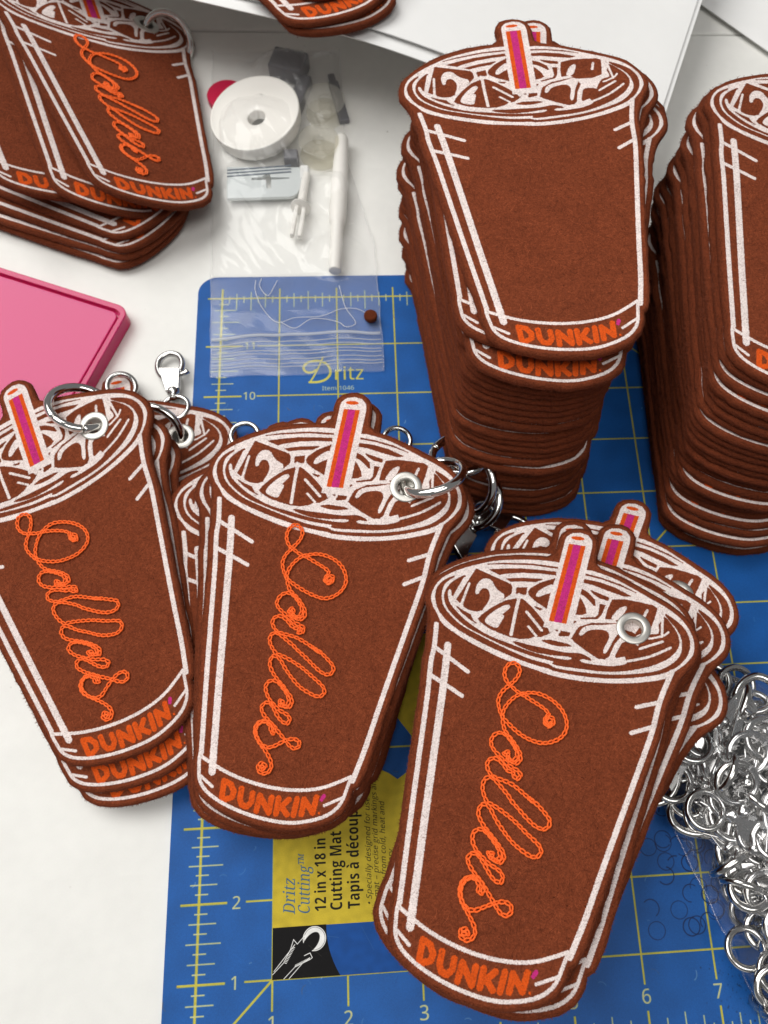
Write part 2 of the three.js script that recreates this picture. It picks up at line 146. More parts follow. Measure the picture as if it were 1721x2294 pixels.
function artMask() {
  const c = canvas(W, H), x = c.getContext('2d');
  x.fillStyle = '#000'; x.fillRect(0, 0, W, H);
  const P = (p) => [(p[0] - X0) * MM, H - (p[1] - Y0) * MM];
  const smooth = (pts, closed) => {                             // rounded path through the points
    x.beginPath(); const q = pts.map(P), n = q.length;
    const mid = (a, b) => [(a[0] + b[0]) / 2, (a[1] + b[1]) / 2];
    if (closed) { const s = mid(q[n - 1], q[0]); x.moveTo(...s); for (let i = 0; i < n; i++) { const e = mid(q[i], q[(i + 1) % n]); x.quadraticCurveTo(...q[i], ...e); } x.closePath(); }
    else { x.moveTo(...q[0]); for (let i = 1; i < n - 1; i++) { const e = i === n - 2 ? q[n - 1] : mid(q[i], q[i + 1]); x.quadraticCurveTo(...q[i], ...e); } if (n === 2) x.lineTo(...q[1]); }
  };
  const poly = (pts) => { x.beginPath(); pts.forEach((p, i) => i ? x.lineTo(...P(p)) : x.moveTo(...P(p))); x.closePath(); };
  x.lineJoin = x.lineCap = 'round';
  const WHITE = 'rgb(255,0,0)', ORANGE = 'rgb(0,255,0)', PINK = 'rgb(0,0,255)';
  const catmull = (pts) => new THREE.CatmullRomCurve3(pts.map((p) => V(p[0], p[1], 0)), true, 'centripetal').getPoints(pts.length * 5).map((p) => [p.x, p.y]);
  x.fillStyle = WHITE; poly(catmull(ART.rim)); x.fill();
  x.fillStyle = '#000';
  x.strokeStyle = '#000'; x.lineWidth = 0.5 * MM;
  for (const g of [ART.gap1, ART.gap2]) { poly(catmull(g)); x.fill(); x.stroke(); }
  x.strokeStyle = '#000'; x.lineWidth = 0.3 * MM;
  for (const b of ART.brown) { poly(b); x.fill(); x.stroke(); }
  x.fillStyle = WHITE;
  for (const b of ART.white_poly) { smooth(b, true); x.fill(); x.lineWidth = 0.3 * MM; x.strokeStyle = WHITE; x.stroke(); }
  for (const [w, ...pts] of ART.white_line) { x.strokeStyle = WHITE; x.lineWidth = w * MM * (w > 2.25 ? 1.02 : 0.82); smooth(pts, false); x.stroke(); }
  x.fillStyle = WHITE; poly([[-5, 96.8], [-5, 131.5], [-4.6, 133.2], [-3, 134.9], [-0.3, 135.8], [2.6, 135.4], [4.3, 133.8], [4.8, 131.5], [4.6, 97.3]]); x.fill();
  x.fillStyle = ORANGE; poly([[-3.4, 130.4], [2.5, 130.9], [2.3, 100.0], [-3.6, 99.5]]); x.fill();
  x.fillStyle = PINK; poly([[-1.75, 130.5], [0.85, 130.8], [0.75, 99.9], [-1.9, 99.6]]); x.fill();
  x.fillStyle = ORANGE; smooth([[-3.5, 133.0], [-2.1, 133.9], [0.2, 134.3], [1.9, 133.7], [0.7, 132.8], [-1.8, 132.3]], true); x.fill();
  x.strokeStyle = ORANGE; x.lineWidth = ART.letter_w * 1.06 * MM;
  for (const l of ART.letters) { x.beginPath(); l.forEach((p, i) => i ? x.lineTo(...P(p)) : x.moveTo(...P(p))); x.stroke(); }
  x.strokeStyle = PINK; x.lineWidth = 1.3 * MM; x.beginPath(); x.moveTo(...P(ART.apos[0])); x.lineTo(...P(ART.apos[1])); x.stroke();
  x.fillStyle = ORANGE; x.beginPath(); x.arc(...P(ART.reg[0]), 0.42 * MM, 0, 7); x.fill();
  return x.getImageData(0, 0, W, H).data;
}
const FELT = [0.172, 0.0390, 0.0152];
function feltMaps() {
  const m = artMask(), col = canvas(W, H), cx = col.getContext('2d'), img = cx.createImageData(W, H), d = img.data;
  const bmp = canvas(W, H), bx = bmp.getContext('2d'), bimg = bx.createImageData(W, H), bd = bimg.data;
  const INK = [[0.86, 0.76, 0.73], [0.70, 0.09, 0.010], [0.56, 0.028, 0.21]];
  for (let y = 0; y < H; y++) for (let x = 0; x < W; x++) {
    const i = (y * W + x) * 4, f = (fibre[i] - 128) / 128;
    const big = noise(x / 190, y / 190) * 0.07 + noise(x / 34, y / 34) * 0.09 + noise(x / 15, y / 13) * 0.14 + noise(x / 6.5 + 90, y / 7) * 0.16;
    const fv = Math.exp(f * 1.25 + big);
    const wx = Math.round(noise(x / 6, y / 6) * 1.4 + noise(x / 2.3 + 9, y / 2.3) * 1.1), wy = Math.round(noise(x / 6 + 50, y / 6) * 1.4 + noise(x / 2.3, y / 2.3 + 70) * 1.1);
    const j = (Math.min(H - 1, Math.max(0, y + wy)) * W + Math.min(W - 1, Math.max(0, x + wx))) * 4;
    const kw = m[j] / 255, ko = m[j + 1] / 255, kp = m[j + 2] / 255, k = Math.min(1, kw + ko + kp);
    // ink sits on the fibre tips: pits of bare felt speckle it
    const sp = noise(x / 3.1 + 200, y / 3.1) * 0.6 + noise(x / 1.7, y / 1.7 + 300) * 0.55 + noise(x / 60, y / 60) * 0.18 + f * 0.6;
    const grain = noise(x / 9 + 40, y / 9) * 0.45 + sp;
    const cover = k * (ko + kp > 0.5 ? (grain < -0.75 ? 0.3 : grain < -0.35 ? 0.74 : 0.96) : (grain < -0.72 ? 0.3 : grain < -0.30 ? 0.72 : 0.97));
    for (let c = 0; c < 3; c++) {
      const felt = FELT[c] * fv * (c === 0 ? 1 : 1 + f * 0.12);
      const ink = k > 0 ? (INK[0][c] * kw + INK[1][c] * ko + INK[2][c] * kp) / (kw + ko + kp) * (1 + f * 0.16 + big * 0.6) : 0;
      d[i + c] = 255 * Math.min(1, l2s(felt * (1 - cover) + ink * cover));
    }
    d[i + 3] = 255;
    const b = 118 + f * 95 * (1 - 0.35 * k) + k * 26 - (k > 0.5 && sp < -0.5 ? 22 : 0); bd[i] = bd[i + 1] = bd[i + 2] = b; bd[i + 3] = 255;
  }
  cx.putImageData(img, 0, 0); bx.putImageData(bimg, 0, 0);
  return [tex(col), tex(bmp, false)];
}
const [feltColor, feltBump] = feltMaps();
function plainFelt() {                                           // cut edges and punched discs
  const w = 512, c = feltNoise(w, w, 16000, 1.1), x = c.getContext('2d'), s = x.getImageData(0, 0, w, w), d = s.data;
  for (let i = 0; i < d.length; i += 4) { const f = (d[i] - 128) / 128; for (let k = 0; k < 3; k++) d[i + k] = 255 * Math.min(1, l2s(FELT[k] * Math.exp(f * 1.5))); }
  const o = canvas(w, w); o.getContext('2d').putImageData(s, 0, 0); return [tex(o, true, true), tex(c, false, true)];
}
const [edgeColor, edgeBump] = plainFelt();
const tints = [1, 0.90, 1.08, 0.96];
const topMats = tints.map((t) => phys({ specularIntensity: 0.25, color: RGB(t, t, t), map: feltColor, bumpMap: feltBump, bumpScale: 0.0007, roughness: 0.97 }));
const sideMats = tints.map((t) => phys({ specularIntensity: 0.25, color: RGB(t, t, t), map: edgeColor, bumpMap: edgeBump, bumpScale: 0.0011, roughness: 1 }));
const fuzzMat = std({ color: RGB(...FELT), roughness: 1, side: THREE.DoubleSide });

// ---------------------------------------------------------------- the felt tag
const THICK = 0.0028;
const EYE = V(ART.eyelet[0] / 1000, 0, -ART.eyelet[1] / 1000);
function tagBody(hole, v = 0) {
  const N = OUTLINE.length, P = OUTLINE.map((p) => [p[0] / 1000, p[1] / 1000]);
  const nor = P.map((p, i) => { const a = P[(i + N - 1) % N], b = P[(i + 1) % N], dx = b[0] - a[0], dy = b[1] - a[1], l = Math.hypot(dx, dy); return [-dy / l, dx / l]; });
  const out = nor[10][0] * (P[10][0]) + nor[10][1] * (P[10][1] - 0.06) > 0 ? 1 : -1;
  const prof = [[0.0011, THICK], [0.00055, THICK - 0.0001], [0.0002, THICK - 0.0004], [0.00003, THICK - 0.0009], [0, THICK * 0.45], [0.0001, 0.0008], [0.0004, 0.0003], [0.0009, 0]];
  const pos = [], uv = [], idx = [], side = [];
  const tuv = (x, y) => [(x * 1000 - X0) / TW, (y * 1000 - Y0) / TH];
  const wob = P.map((_, i) => (noise(i * 0.9, 3.3 + v * 11) + noise(i * 0.31, 8.1 + v * 17)) * (v ? 0.00022 : 0.00012));
  const ring = (k) => P.map((p, i) => { const [ins] = prof[k], o = wob[i] * (1 + 0.6 * Math.sin(k * 2.1 + i)); return [p[0] + out * nor[i][0] * (o - ins), p[1] + out * nor[i][1] * (o - ins)]; });
  const top = ring(0), hp = [];
  if (hole) for (let i = 0; i < 28; i++) { const a = -i / 28 * Math.PI * 2; hp.push([ART.eyelet[0] / 1000 + Math.cos(a) * 0.0034, ART.eyelet[1] / 1000 + Math.sin(a) * 0.0034]); }
  const v2 = (a) => a.map((p) => new THREE.Vector2(...p));
  const tris = THREE.ShapeUtils.triangulateShape(v2(top), hole ? [v2(hp)] : []);
  const add = (p, y, u) => { pos.push(p[0], y, -p[1]); uv.push(...u); return pos.length / 3 - 1; };
  const flip = THREE.ShapeUtils.isClockWise(v2(top));
  // printed face
  const face = [...top, ...hp].map((p) => add(p, THICK, tuv(...p)));
  for (const t of tris) { const [a, b, c] = t; idx.push(face[a], face[b], face[c]); }
  const n0 = idx.length;
  // cut edge and underside
  let s = 0; const arc = P.map((p, i) => { if (i) s += Math.hypot(p[0] - P[i - 1][0], p[1] - P[i - 1][1]); return s; });
  const rows = prof.map((q, k) => { const r = ring(k), row = r.map((p, i) => add(p, q[1], [arc[i] / 0.03, (k * 0.0009) / 0.03])); row.push(add(r[0], q[1], [(s + 0.0028) / 0.03, k * 0.0009 / 0.03])); return row; });
  for (let k = 0; k < rows.length - 1; k++) for (let i = 0; i < N; i++) { const a = rows[k][i], b = rows[k][i + 1], c = rows[k + 1][i], d = rows[k + 1][i + 1]; idx.push(a, c, b, b, c, d); }
  const bot = [...ring(prof.length - 1), ...hp].map((p) => add(p, 0, [p[0] / 0.03, p[1] / 0.03]));
  for (const t of tris) { const [a, b, c] = t; idx.push(bot[a], bot[c], bot[b]); }
  if (hole) { const r0 = hp.map((p, i) => add(p, THICK, [i / 6, 0])), r1 = hp.map((p, i) => add(p, 0, [i / 6, 0.1])); for (let i = 0; i < hp.length; i++) { const j = (i + 1) % hp.length; idx.push(r0[i], r0[j], r1[i], r0[j], r1[j], r1[i]); } }
  const g = geo(pos, idx, uv);
  // make every face look outwards
  const p = g.attributes.position, A = V(), B = V(), C = V(); let bad = 0; for (let i = 0; i < n0; i += 3) { A.fromBufferAttribute(p, idx[i]); B.fromBufferAttribute(p, idx[i + 1]); C.fromBufferAttribute(p, idx[i + 2]); if (B.sub(A).cross(C.sub(A)).y < 0) bad++; }
  if (bad > n0 / 6) { for (let i = 0; i < idx.length; i += 3) [idx[i + 1], idx[i + 2]] = [idx[i + 2], idx[i + 1]]; g.setIndex(idx); g.computeVertexNormals(); }
  g.addGroup(0, n0, 0); g.addGroup(n0, idx.length - n0, 1);
  return g;
}
function tagFuzz(count) {                                         // loose fibres standing off the cut edge
  const N = OUTLINE.length, pos = [], idx = [];
  for (let k = 0; k < count; k++) {
    const t = rnd() * N, i = Math.floor(t), f = t - i, a = OUTLINE[i], b = OUTLINE[(i + 1) % N];
    const x = (a[0] + (b[0] - a[0]) * f) / 1000, y = (a[1] + (b[1] - a[1]) * f) / 1000;
    let nx = b[1] - a[1], ny = -(b[0] - a[0]); const l = Math.hypot(nx, ny); nx /= l; ny /= l;
    if (nx * x + ny * (y - 0.06) < 0) { nx = -nx; ny = -ny; }
    const h = rr(0.0003, THICK), len = rr(0.0003, 0.0011), side = rr(-0.0007, 0.0007), w = rr(0.000025, 0.00006);
    const p0 = V(x - nx * 0.0004, h, -(y - ny * 0.0004)), d = V(nx * len + ny * side, rr(-0.0004, 0.0004), -(ny * len - nx * side)), q = V(ny * w, w * 0.6, nx * w);
    const c = pos.length / 3, m = p0.clone().addScaledVector(d, 0.6).add(V(0, rr(-0.0001, 0.0001), 0)), e = p0.clone().add(d).add(V(rr(-1, 1) * 0.00015, rr(-0.0002, 0.0001), rr(-1, 1) * 0.00015));
    pos.push(...p0.clone().add(q).toArray(), ...p0.clone().sub(q).toArray(), ...m.clone().add(q).toArray(), ...m.clone().sub(q).toArray(), ...e.toArray());
    idx.push(c, c + 1, c + 2, c + 1, c + 3, c + 2, c + 2, c + 3, c + 4);
  }
  for (let k = 0; k < count * 0.35; k++) {                         // and fibres lifted off the printed face
    const x = rr(-0.04, 0.04), y = rr(-0.01, 0.115); if (Math.abs(x) > 0.024 + 0.00016 * 1000 * Math.max(0, y)  * 0.9) continue;
    const a = rnd() * 6.28, l = rr(0.0005, 0.0016), w = rr(0.00002, 0.00005), c = pos.length / 3, b = a + rr(-0.8, 0.8);
    const p0 = V(x, THICK - 0.0001, -y), m = p0.clone().add(V(Math.cos(a) * l, rr(0.0001, 0.0004), Math.sin(a) * l)), e = m.clone().add(V(Math.cos(b) * l, rr(-0.0003, 0.0001), Math.sin(b) * l)), q = V(-Math.sin(a) * w, 0, Math.cos(a) * w);
    pos.push(...p0.clone().add(q).toArray(), ...p0.clone().sub(q).toArray(), ...m.clone().add(q).toArray(), ...m.clone().sub(q).toArray(), ...e.toArray());
    idx.push(c, c + 1, c + 2, c + 1, c + 3, c + 2, c + 2, c + 3, c + 4);
  }
  return geo(pos, idx);
}
function chainStitch(v) {                                          // the embroidered name: chain stitches along the traced script
  const wob = (p, k) => v ? 0.9 * noise(p[1] / 22 + v * 31, k * 7 + p[0] / 25) : 0;
  const path = curve(ART.script.map((p) => V((p[0] + wob(p, 1) + (v === 2 ? -0.8 : 0)) / 1000, 0, -(p[1] + wob(p, 2) + (v === 1 ? 1.2 : 0)) / 1000)), 2400), L = 0.00178, strands = [];
  const pts = [path[0]]; let run = 0;
  for (let i = 1; i < path.length; i++) { run += path[i].distanceTo(path[i - 1]); if (run >= L) { pts.push(path[i]); run = 0; } }
  for (let i = 0; i < pts.length - 1; i++) {
    const a = pts[i], b = pts[i + 1], d = b.clone().sub(a), dir = d.clone().normalize(), l = d.length(), n = V(-dir.z, 0, dir.x), jit = rr(0.85, 1.15);
    for (const s of [-1, 1]) {
      const P = (f, w, h) => a.clone().addScaledVector(dir, f * l).addScaledVector(n, s * w * 0.001 * jit).setY(THICK + h * 0.001);
      strands.push(sweep([P(-0.08, 0.05, 0.02), P(0.12, 0.22, 0.34), P(0.45, 0.42, 0.52), P(0.85, 0.48, 0.56), P(1.15, 0.24, 0.42), P(1.24, 0.02, 0.1)], (t) => 0.00027 + 0.00005 * Math.sin(t * Math.PI), 5));
    }
  }
  return mergeGeometries(strands);
}
const nickel = std({ color: RGB(0.66, 0.64, 0.60), metalness: 1, roughness: 0.46 });
const chrome = std({ color: RGB(0.80, 0.785, 0.76), metalness: 1, roughness: 0.085 });
const steel = std({ color: RGB(0.60, 0.59, 0.575), metalness: 1, roughness: 0.18 });
const threadMat = std({ color: RGB(0.95, 0.14, 0.012), roughness: 0.75 });
const eyeGeo = (() => {
  const p = [[3.1, -0.9], [3.1, 2.75], [3.2, 3.1], [3.5, 3.36], [4.2, 3.46], [5.2, 3.38], [5.75, 3.12], [5.86, 2.8], [5.6, 2.7]].map(([r, y]) => new THREE.Vector2(r / 1000, y / 1000));
  return new THREE.LatheGeometry(p, 48);
})();
const G = { plain: [0, 1, 2, 3].map((v) => tagBody(false, v)), hole: tagBody(true), fuzz: tagFuzz(2600), names: [0, 1, 2].map(chainStitch) };
function makeTag({ hole = false, name = 0, tint = 0, fuzz = true } = {}) {
  const g = new THREE.Group();
  const body = new THREE.Mesh(hole ? G.hole : G.plain[tint], [topMats[tint], sideMats[tint]]); body.name = 'felt_body'; g.add(body);
  if (fuzz) { const f = new THREE.Mesh(G.fuzz, fuzzMat); f.name = 'edge_fuzz'; f.userData.kind = 'stuff'; g.add(f); }
  if (name) { const e = new THREE.Mesh(G.names[name - 1], threadMat); e.name = 'embroidered_name'; e.userData.label = 'orange chain stitched script name running down the tag'; g.add(e); }
  if (hole) { const e = new THREE.Mesh(eyeGeo, nickel); e.name = 'eyelet'; e.position.copy(EYE); g.add(e); }
  g.traverse((o) => { o.castShadow = o.receiveShadow = true; });
  return g;
}
const protos = {};
function tagBasis(yaw, tu, tv) {
  const u = V(Math.cos(yaw), tu, -Math.sin(yaw)).normalize(), v = V(-Math.sin(yaw), tv, -Math.cos(yaw));
  v.addScaledVector(u, -u.dot(v)).normalize(); const n = u.clone().cross(v); return [u, v, n];
}
// x, y, z: the middle of the base line on the printed face
function placeTag([x, y, z, yawDeg, tu = 0, tv = 0], look, label, group) {
  const key = JSON.stringify(look), g = protos[key] ? protos[key].clone() : (protos[key] = makeTag(look));
  g.name = numbered('felt_tag');
  const [u, v, n] = tagBasis(yawDeg * Math.PI / 180, tu, tv);
  g.quaternion.setFromRotationMatrix(new THREE.Matrix4().makeBasis(u, n, v.clone().negate()));
  g.position.set(x, y, z).addScaledVector(n, -THICK);
  g.userData = {}; tag(g, label, 'felt tag', group); scene.add(g);
  return { g, u, v, n, o: V(x, y, z), at: (a, b, h = 0) => V(x, y, z).addScaledVector(u, a / 1000).addScaledVector(v, b / 1000).addScaledVector(n, h / 1000) };
}

// ---------------------------------------------------------------- the table and the cutting mat
function speckle(w, base, amp, spots) {
  const c = canvas(w, w), x = c.getContext('2d'), im = x.createImageData(w, w), d = im.data;
  for (let y = 0; y < w; y++) for (let i = 0; i < w; i++) {
    const k = (y * w + i) * 4, n = 1 + amp * (0.5 * noise(i / 90, y / 90) + 0.3 * noise(i / 23, y / 23) + 0.5 * (rnd() - 0.5));
    for (let q = 0; q < 3; q++) d[k + q] = 255 * Math.min(1, l2s(base[q] * n)); d[k + 3] = 255;
  }
  x.putImageData(im, 0, 0);
  for (let i = 0; i < spots; i++) { x.fillStyle = `rgba(90,80,70,${rr(0.05, 0.4).toFixed(2)})`; x.beginPath(); x.ellipse(rnd() * w, rnd() * w, rr(0.5, 1.6), rr(0.5, 1.3), rnd() * 3, 0, 7); x.fill(); }
  return c;
}
const TABLE = -0.0016;
const tableTex = tex(speckle(1024, [0.82, 0.815, 0.78], 0.04, 60), true, true);
const tableMat = std({ map: tableTex, roughness: 0.5 });
function slab(name, x0, x1, z0, z1, parent, mat) {
  const g = new RoundedBoxGeometry(x1 - x0, 0.022, z1 - z0, 2, 0.0012); const p = g.attributes.position, uv = g.attributes.uv;
  for (let i = 0; i < p.count; i++) uv.setXY(i, p.getX(i) / 0.32, p.getZ(i) / 0.32);
  const m = mesh(name, g, mat, parent); m.position.set((x0 + x1) / 2, TABLE - 0.011, (z0 + z1) / 2); return m;
}
const table = new THREE.Group(); table.name = 'tabletop'; table.userData.kind = 'structure'; scene.add(table);
slab('table_leaf', -0.6, 0.75, -0.4738, 0.35, table, tableMat);
slab('table_leaf', -0.6, 0.75, -1.1, -0.4748, table, tableMat);

const MX0 = -0.42, MX1 = 18.45, MY0 = -0.45, MY1 = 12.46, PXI = 108;
function matCanvas() {
  const c = canvas(2048, Math.round((MY1 - MY0) * PXI)), x = c.getContext('2d'), w = c.width, h = c.height;
  x.fillStyle = '#16569f'; x.fillRect(0, 0, w, h);
  const X = (a) => (a - MX0) * PXI, Y = (b) => (MY1 - b) * PXI;
  const LINE = '#bfb345', PALE = '#c2c08a';
  const ln = (x0, y0, x1, y1, t = 0.03, col = LINE) => { x.strokeStyle = col; x.lineWidth = t * 0.88 * PXI; x.beginPath(); x.moveTo(X(x0), Y(y0)); x.lineTo(X(x1), Y(y1)); x.stroke(); };
  const txt = (s, a, b, size, col = PALE, font = 'sans-serif', al = 'center') => { x.fillStyle = col; x.font = `${size * PXI}px ${font}`; x.textAlign = al; x.textBaseline = 'middle'; x.fillText(s, X(a), Y(b)); };
  for (let i = 1; i <= 18; i++) { ln(i, 0.62, i, 12.2); if (i < 18) ln(i, 0.3, i, -0.2, 0.035); txt(String(i), i, 0.47, 0.26); }
  for (let j = 1; j <= 12; j++) {
    ln(-0.25, j, 0.38, j, j === 12 ? 0.03 : 0.036); if (j < 12) { ln(0.63, j, 18.2, j); txt(String(j), 0.505, j, j > 9 ? 0.2 : 0.24); }
  }
  ln(0, -0.2, 0, 12.2, 0.042); ln(-0.25, 12, 18.2, 12, 0.034); ln(-0.25, 0, 18.2, 0, 0.034); ln(18, -0.2, 18, 12.2, 0.034);
  for (let k = 1; k < 96; k++) if (k % 8) { const y = k / 8, q = k % 8 === 4 ? [-0.16, 0.31] : k % 2 === 0 ? [-0.13, 0.24] : [-0.06, 0.12]; ln(q[0], y, q[1], y, 0.022, PALE); }
  for (let k = 1; k < 144; k++) if (k % 8) { const a = k / 8, q = k % 8 === 4 ? [0.14, -0.26] : k % 2 === 0 ? [0.1, -0.2] : [0.05, -0.1]; ln(a, 12 + q[0], a, 12 + q[1], 0.02, PALE); ln(a, -q[0], a, -q[1] , 0.02, PALE); }
  ln(0.25, 11.75, 0.25, 12, 0.018, PALE); ln(0, 11.75, 0.22, 11.75, 0.018, PALE);
  ln(0.32, 0.32, 12, 12, 0.036); ln(17.7, 0.3, 6, 12, 0.03);
  // the maker's script mark and item line
  x.save(); x.translate(X(1.42), Y(10.29)); x.scale(PXI, PXI); x.strokeStyle = x.fillStyle = '#c8bd52'; x.lineCap = 'round';
  x.lineWidth = 0.045; x.beginPath(); x.moveTo(0.1, 0.04); x.bezierCurveTo(0.5, 0.08, 0.52, -0.22, 0.36, -0.34); x.bezierCurveTo(0.16, -0.45, -0.03, -0.33, 0, -0.22); x.bezierCurveTo(0.04, -0.12, 0.16, -0.14, 0.2, -0.2); x.stroke();
  x.lineWidth = 0.03; x.beginPath(); x.moveTo(0.33, -0.46); x.quadraticCurveTo(0.22, -0.14, 0.1, 0.05); x.stroke();
  x.restore();
  txt('ritz', 1.92, 10.41, 0.37, '#c8bd52', 'sans-serif', 'left');
  txt('Item 1046', 2.0, 10.12, 0.12, '#b9bda0');
  // thin ring cuts left by a punch, and scuffs
  for (let k = 0; k < 42; k++) { const a = rr(5.9, 7.25), b = rr(1.15, 2.95); x.strokeStyle = `rgba(4,24,62,${rr(0.55, 0.95).toFixed(2)})`; x.lineWidth = rr(1.0, 1.8); x.beginPath(); x.ellipse(X(a), Y(b), 0.118 * PXI, 0.118 * PXI, 0, rnd() * 6, rnd() * 6 + rr(3.5, 6.28)); x.stroke(); }
  for (let k = 0; k < 260; k++) { const a = rr(MX0, 9), b = rr(MY0, 12), l = rr(0.02, 0.25), t = rnd() * 6; x.strokeStyle = rnd() < 0.6 ? `rgba(4,30,80,${rr(0.05, 0.25).toFixed(2)})` : `rgba(150,175,210,${rr(0.03, 0.12).toFixed(2)})`; x.lineWidth = rr(0.5, 1); x.beginPath(); x.moveTo(X(a), Y(b)); x.lineTo(X(a + Math.cos(t) * l), Y(b + Math.sin(t) * l)); x.stroke(); }
  for (let k = 0; k < 300; k++) { const a = rr(MX0, 9.5), b = rr(MY0, 12.3), t = rnd() * 6, l = rr(0.02, 0.09); x.strokeStyle = `rgba(${rnd() < 0.4 ? '150,80,50' : '210,214,220'},${rr(0.15, 0.5).toFixed(2)})`; x.lineWidth = rr(0.6, 1.3); x.beginPath(); x.moveTo(X(a), Y(b)); x.quadraticCurveTo(X(a + Math.cos(t) * l), Y(b + Math.sin(t) * l), X(a + Math.cos(t + 0.7) * l * 1.6), Y(b + Math.sin(t + 0.7) * l * 1.6)); x.stroke(); }
  for (let k = 0; k < 420; k++) { const s = rr(7, 8), b = rr(-0.3, 0.8); x.fillStyle = `rgba(10,20,36,${rr(0.05, 0.4).toFixed(2)})`; x.beginPath(); x.arc(X(s + rr(-0.3, 0.5)), Y(b + rr(-0.2, 0.2)), rr(0.5, 1.6), 0, 7); x.fill(); }
  const im = x.getImageData(0, 0, w, h), d = im.data;
  for (let i = 0; i < d.length; i += 4) { const px = (i / 4) % w, py = Math.floor(i / 4 / w), n = 1 + 0.05 * noise(px / 70, py / 70) + (rnd() - 0.5) * 0.10; d[i] *= n; d[i + 1] *= n; d[i + 2] *= n; }
  x.putImageData(im, 0, 0); return c;
}
const mat = thing('cutting_mat', 'blue cutting mat with yellow inch grid and rulers under the tag piles', 'cutting mat');
{
  const s = new THREE.Shape(), x0 = MX0 * IN, x1 = MX1 * IN, y0 = MY0 * IN, y1 = MY1 * IN, r = 0.0085;
  s.moveTo(x0 + r, y0); s.lineTo(x1 - r, y0); s.absarc(x1 - r, y0 + r, r, -Math.PI / 2, 0); s.lineTo(x1, y1 - r); s.absarc(x1 - r, y1 - r, r, 0, Math.PI / 2); s.lineTo(x0 + r, y1); s.absarc(x0 + r, y1 - r, r, Math.PI / 2, Math.PI); s.lineTo(x0, y0 + r); s.absarc(x0 + r, y0 + r, r, Math.PI, Math.PI * 1.5);
  const g = new THREE.ExtrudeGeometry(s, { depth: 0.0012, bevelEnabled: true, bevelThickness: 0.0002, bevelSize: 0.0002, bevelSegments: 1, curveSegments: 10 });
  g.translate(0, 0, -0.0014); g.rotateX(-Math.PI / 2);
  const p = g.attributes.position, uv = g.attributes.uv;
  for (let i = 0; i < p.count; i++) uv.setXY(i, (p.getX(i) / IN - MX0) / (2048 / PXI), (-p.getZ(i) / IN - MY0) / (MY1 - MY0));
  mesh('mat_sheet', g, phys({ map: tex(matCanvas()), roughness: 0.5, specularIntensity: 0.45 }), mat);
}
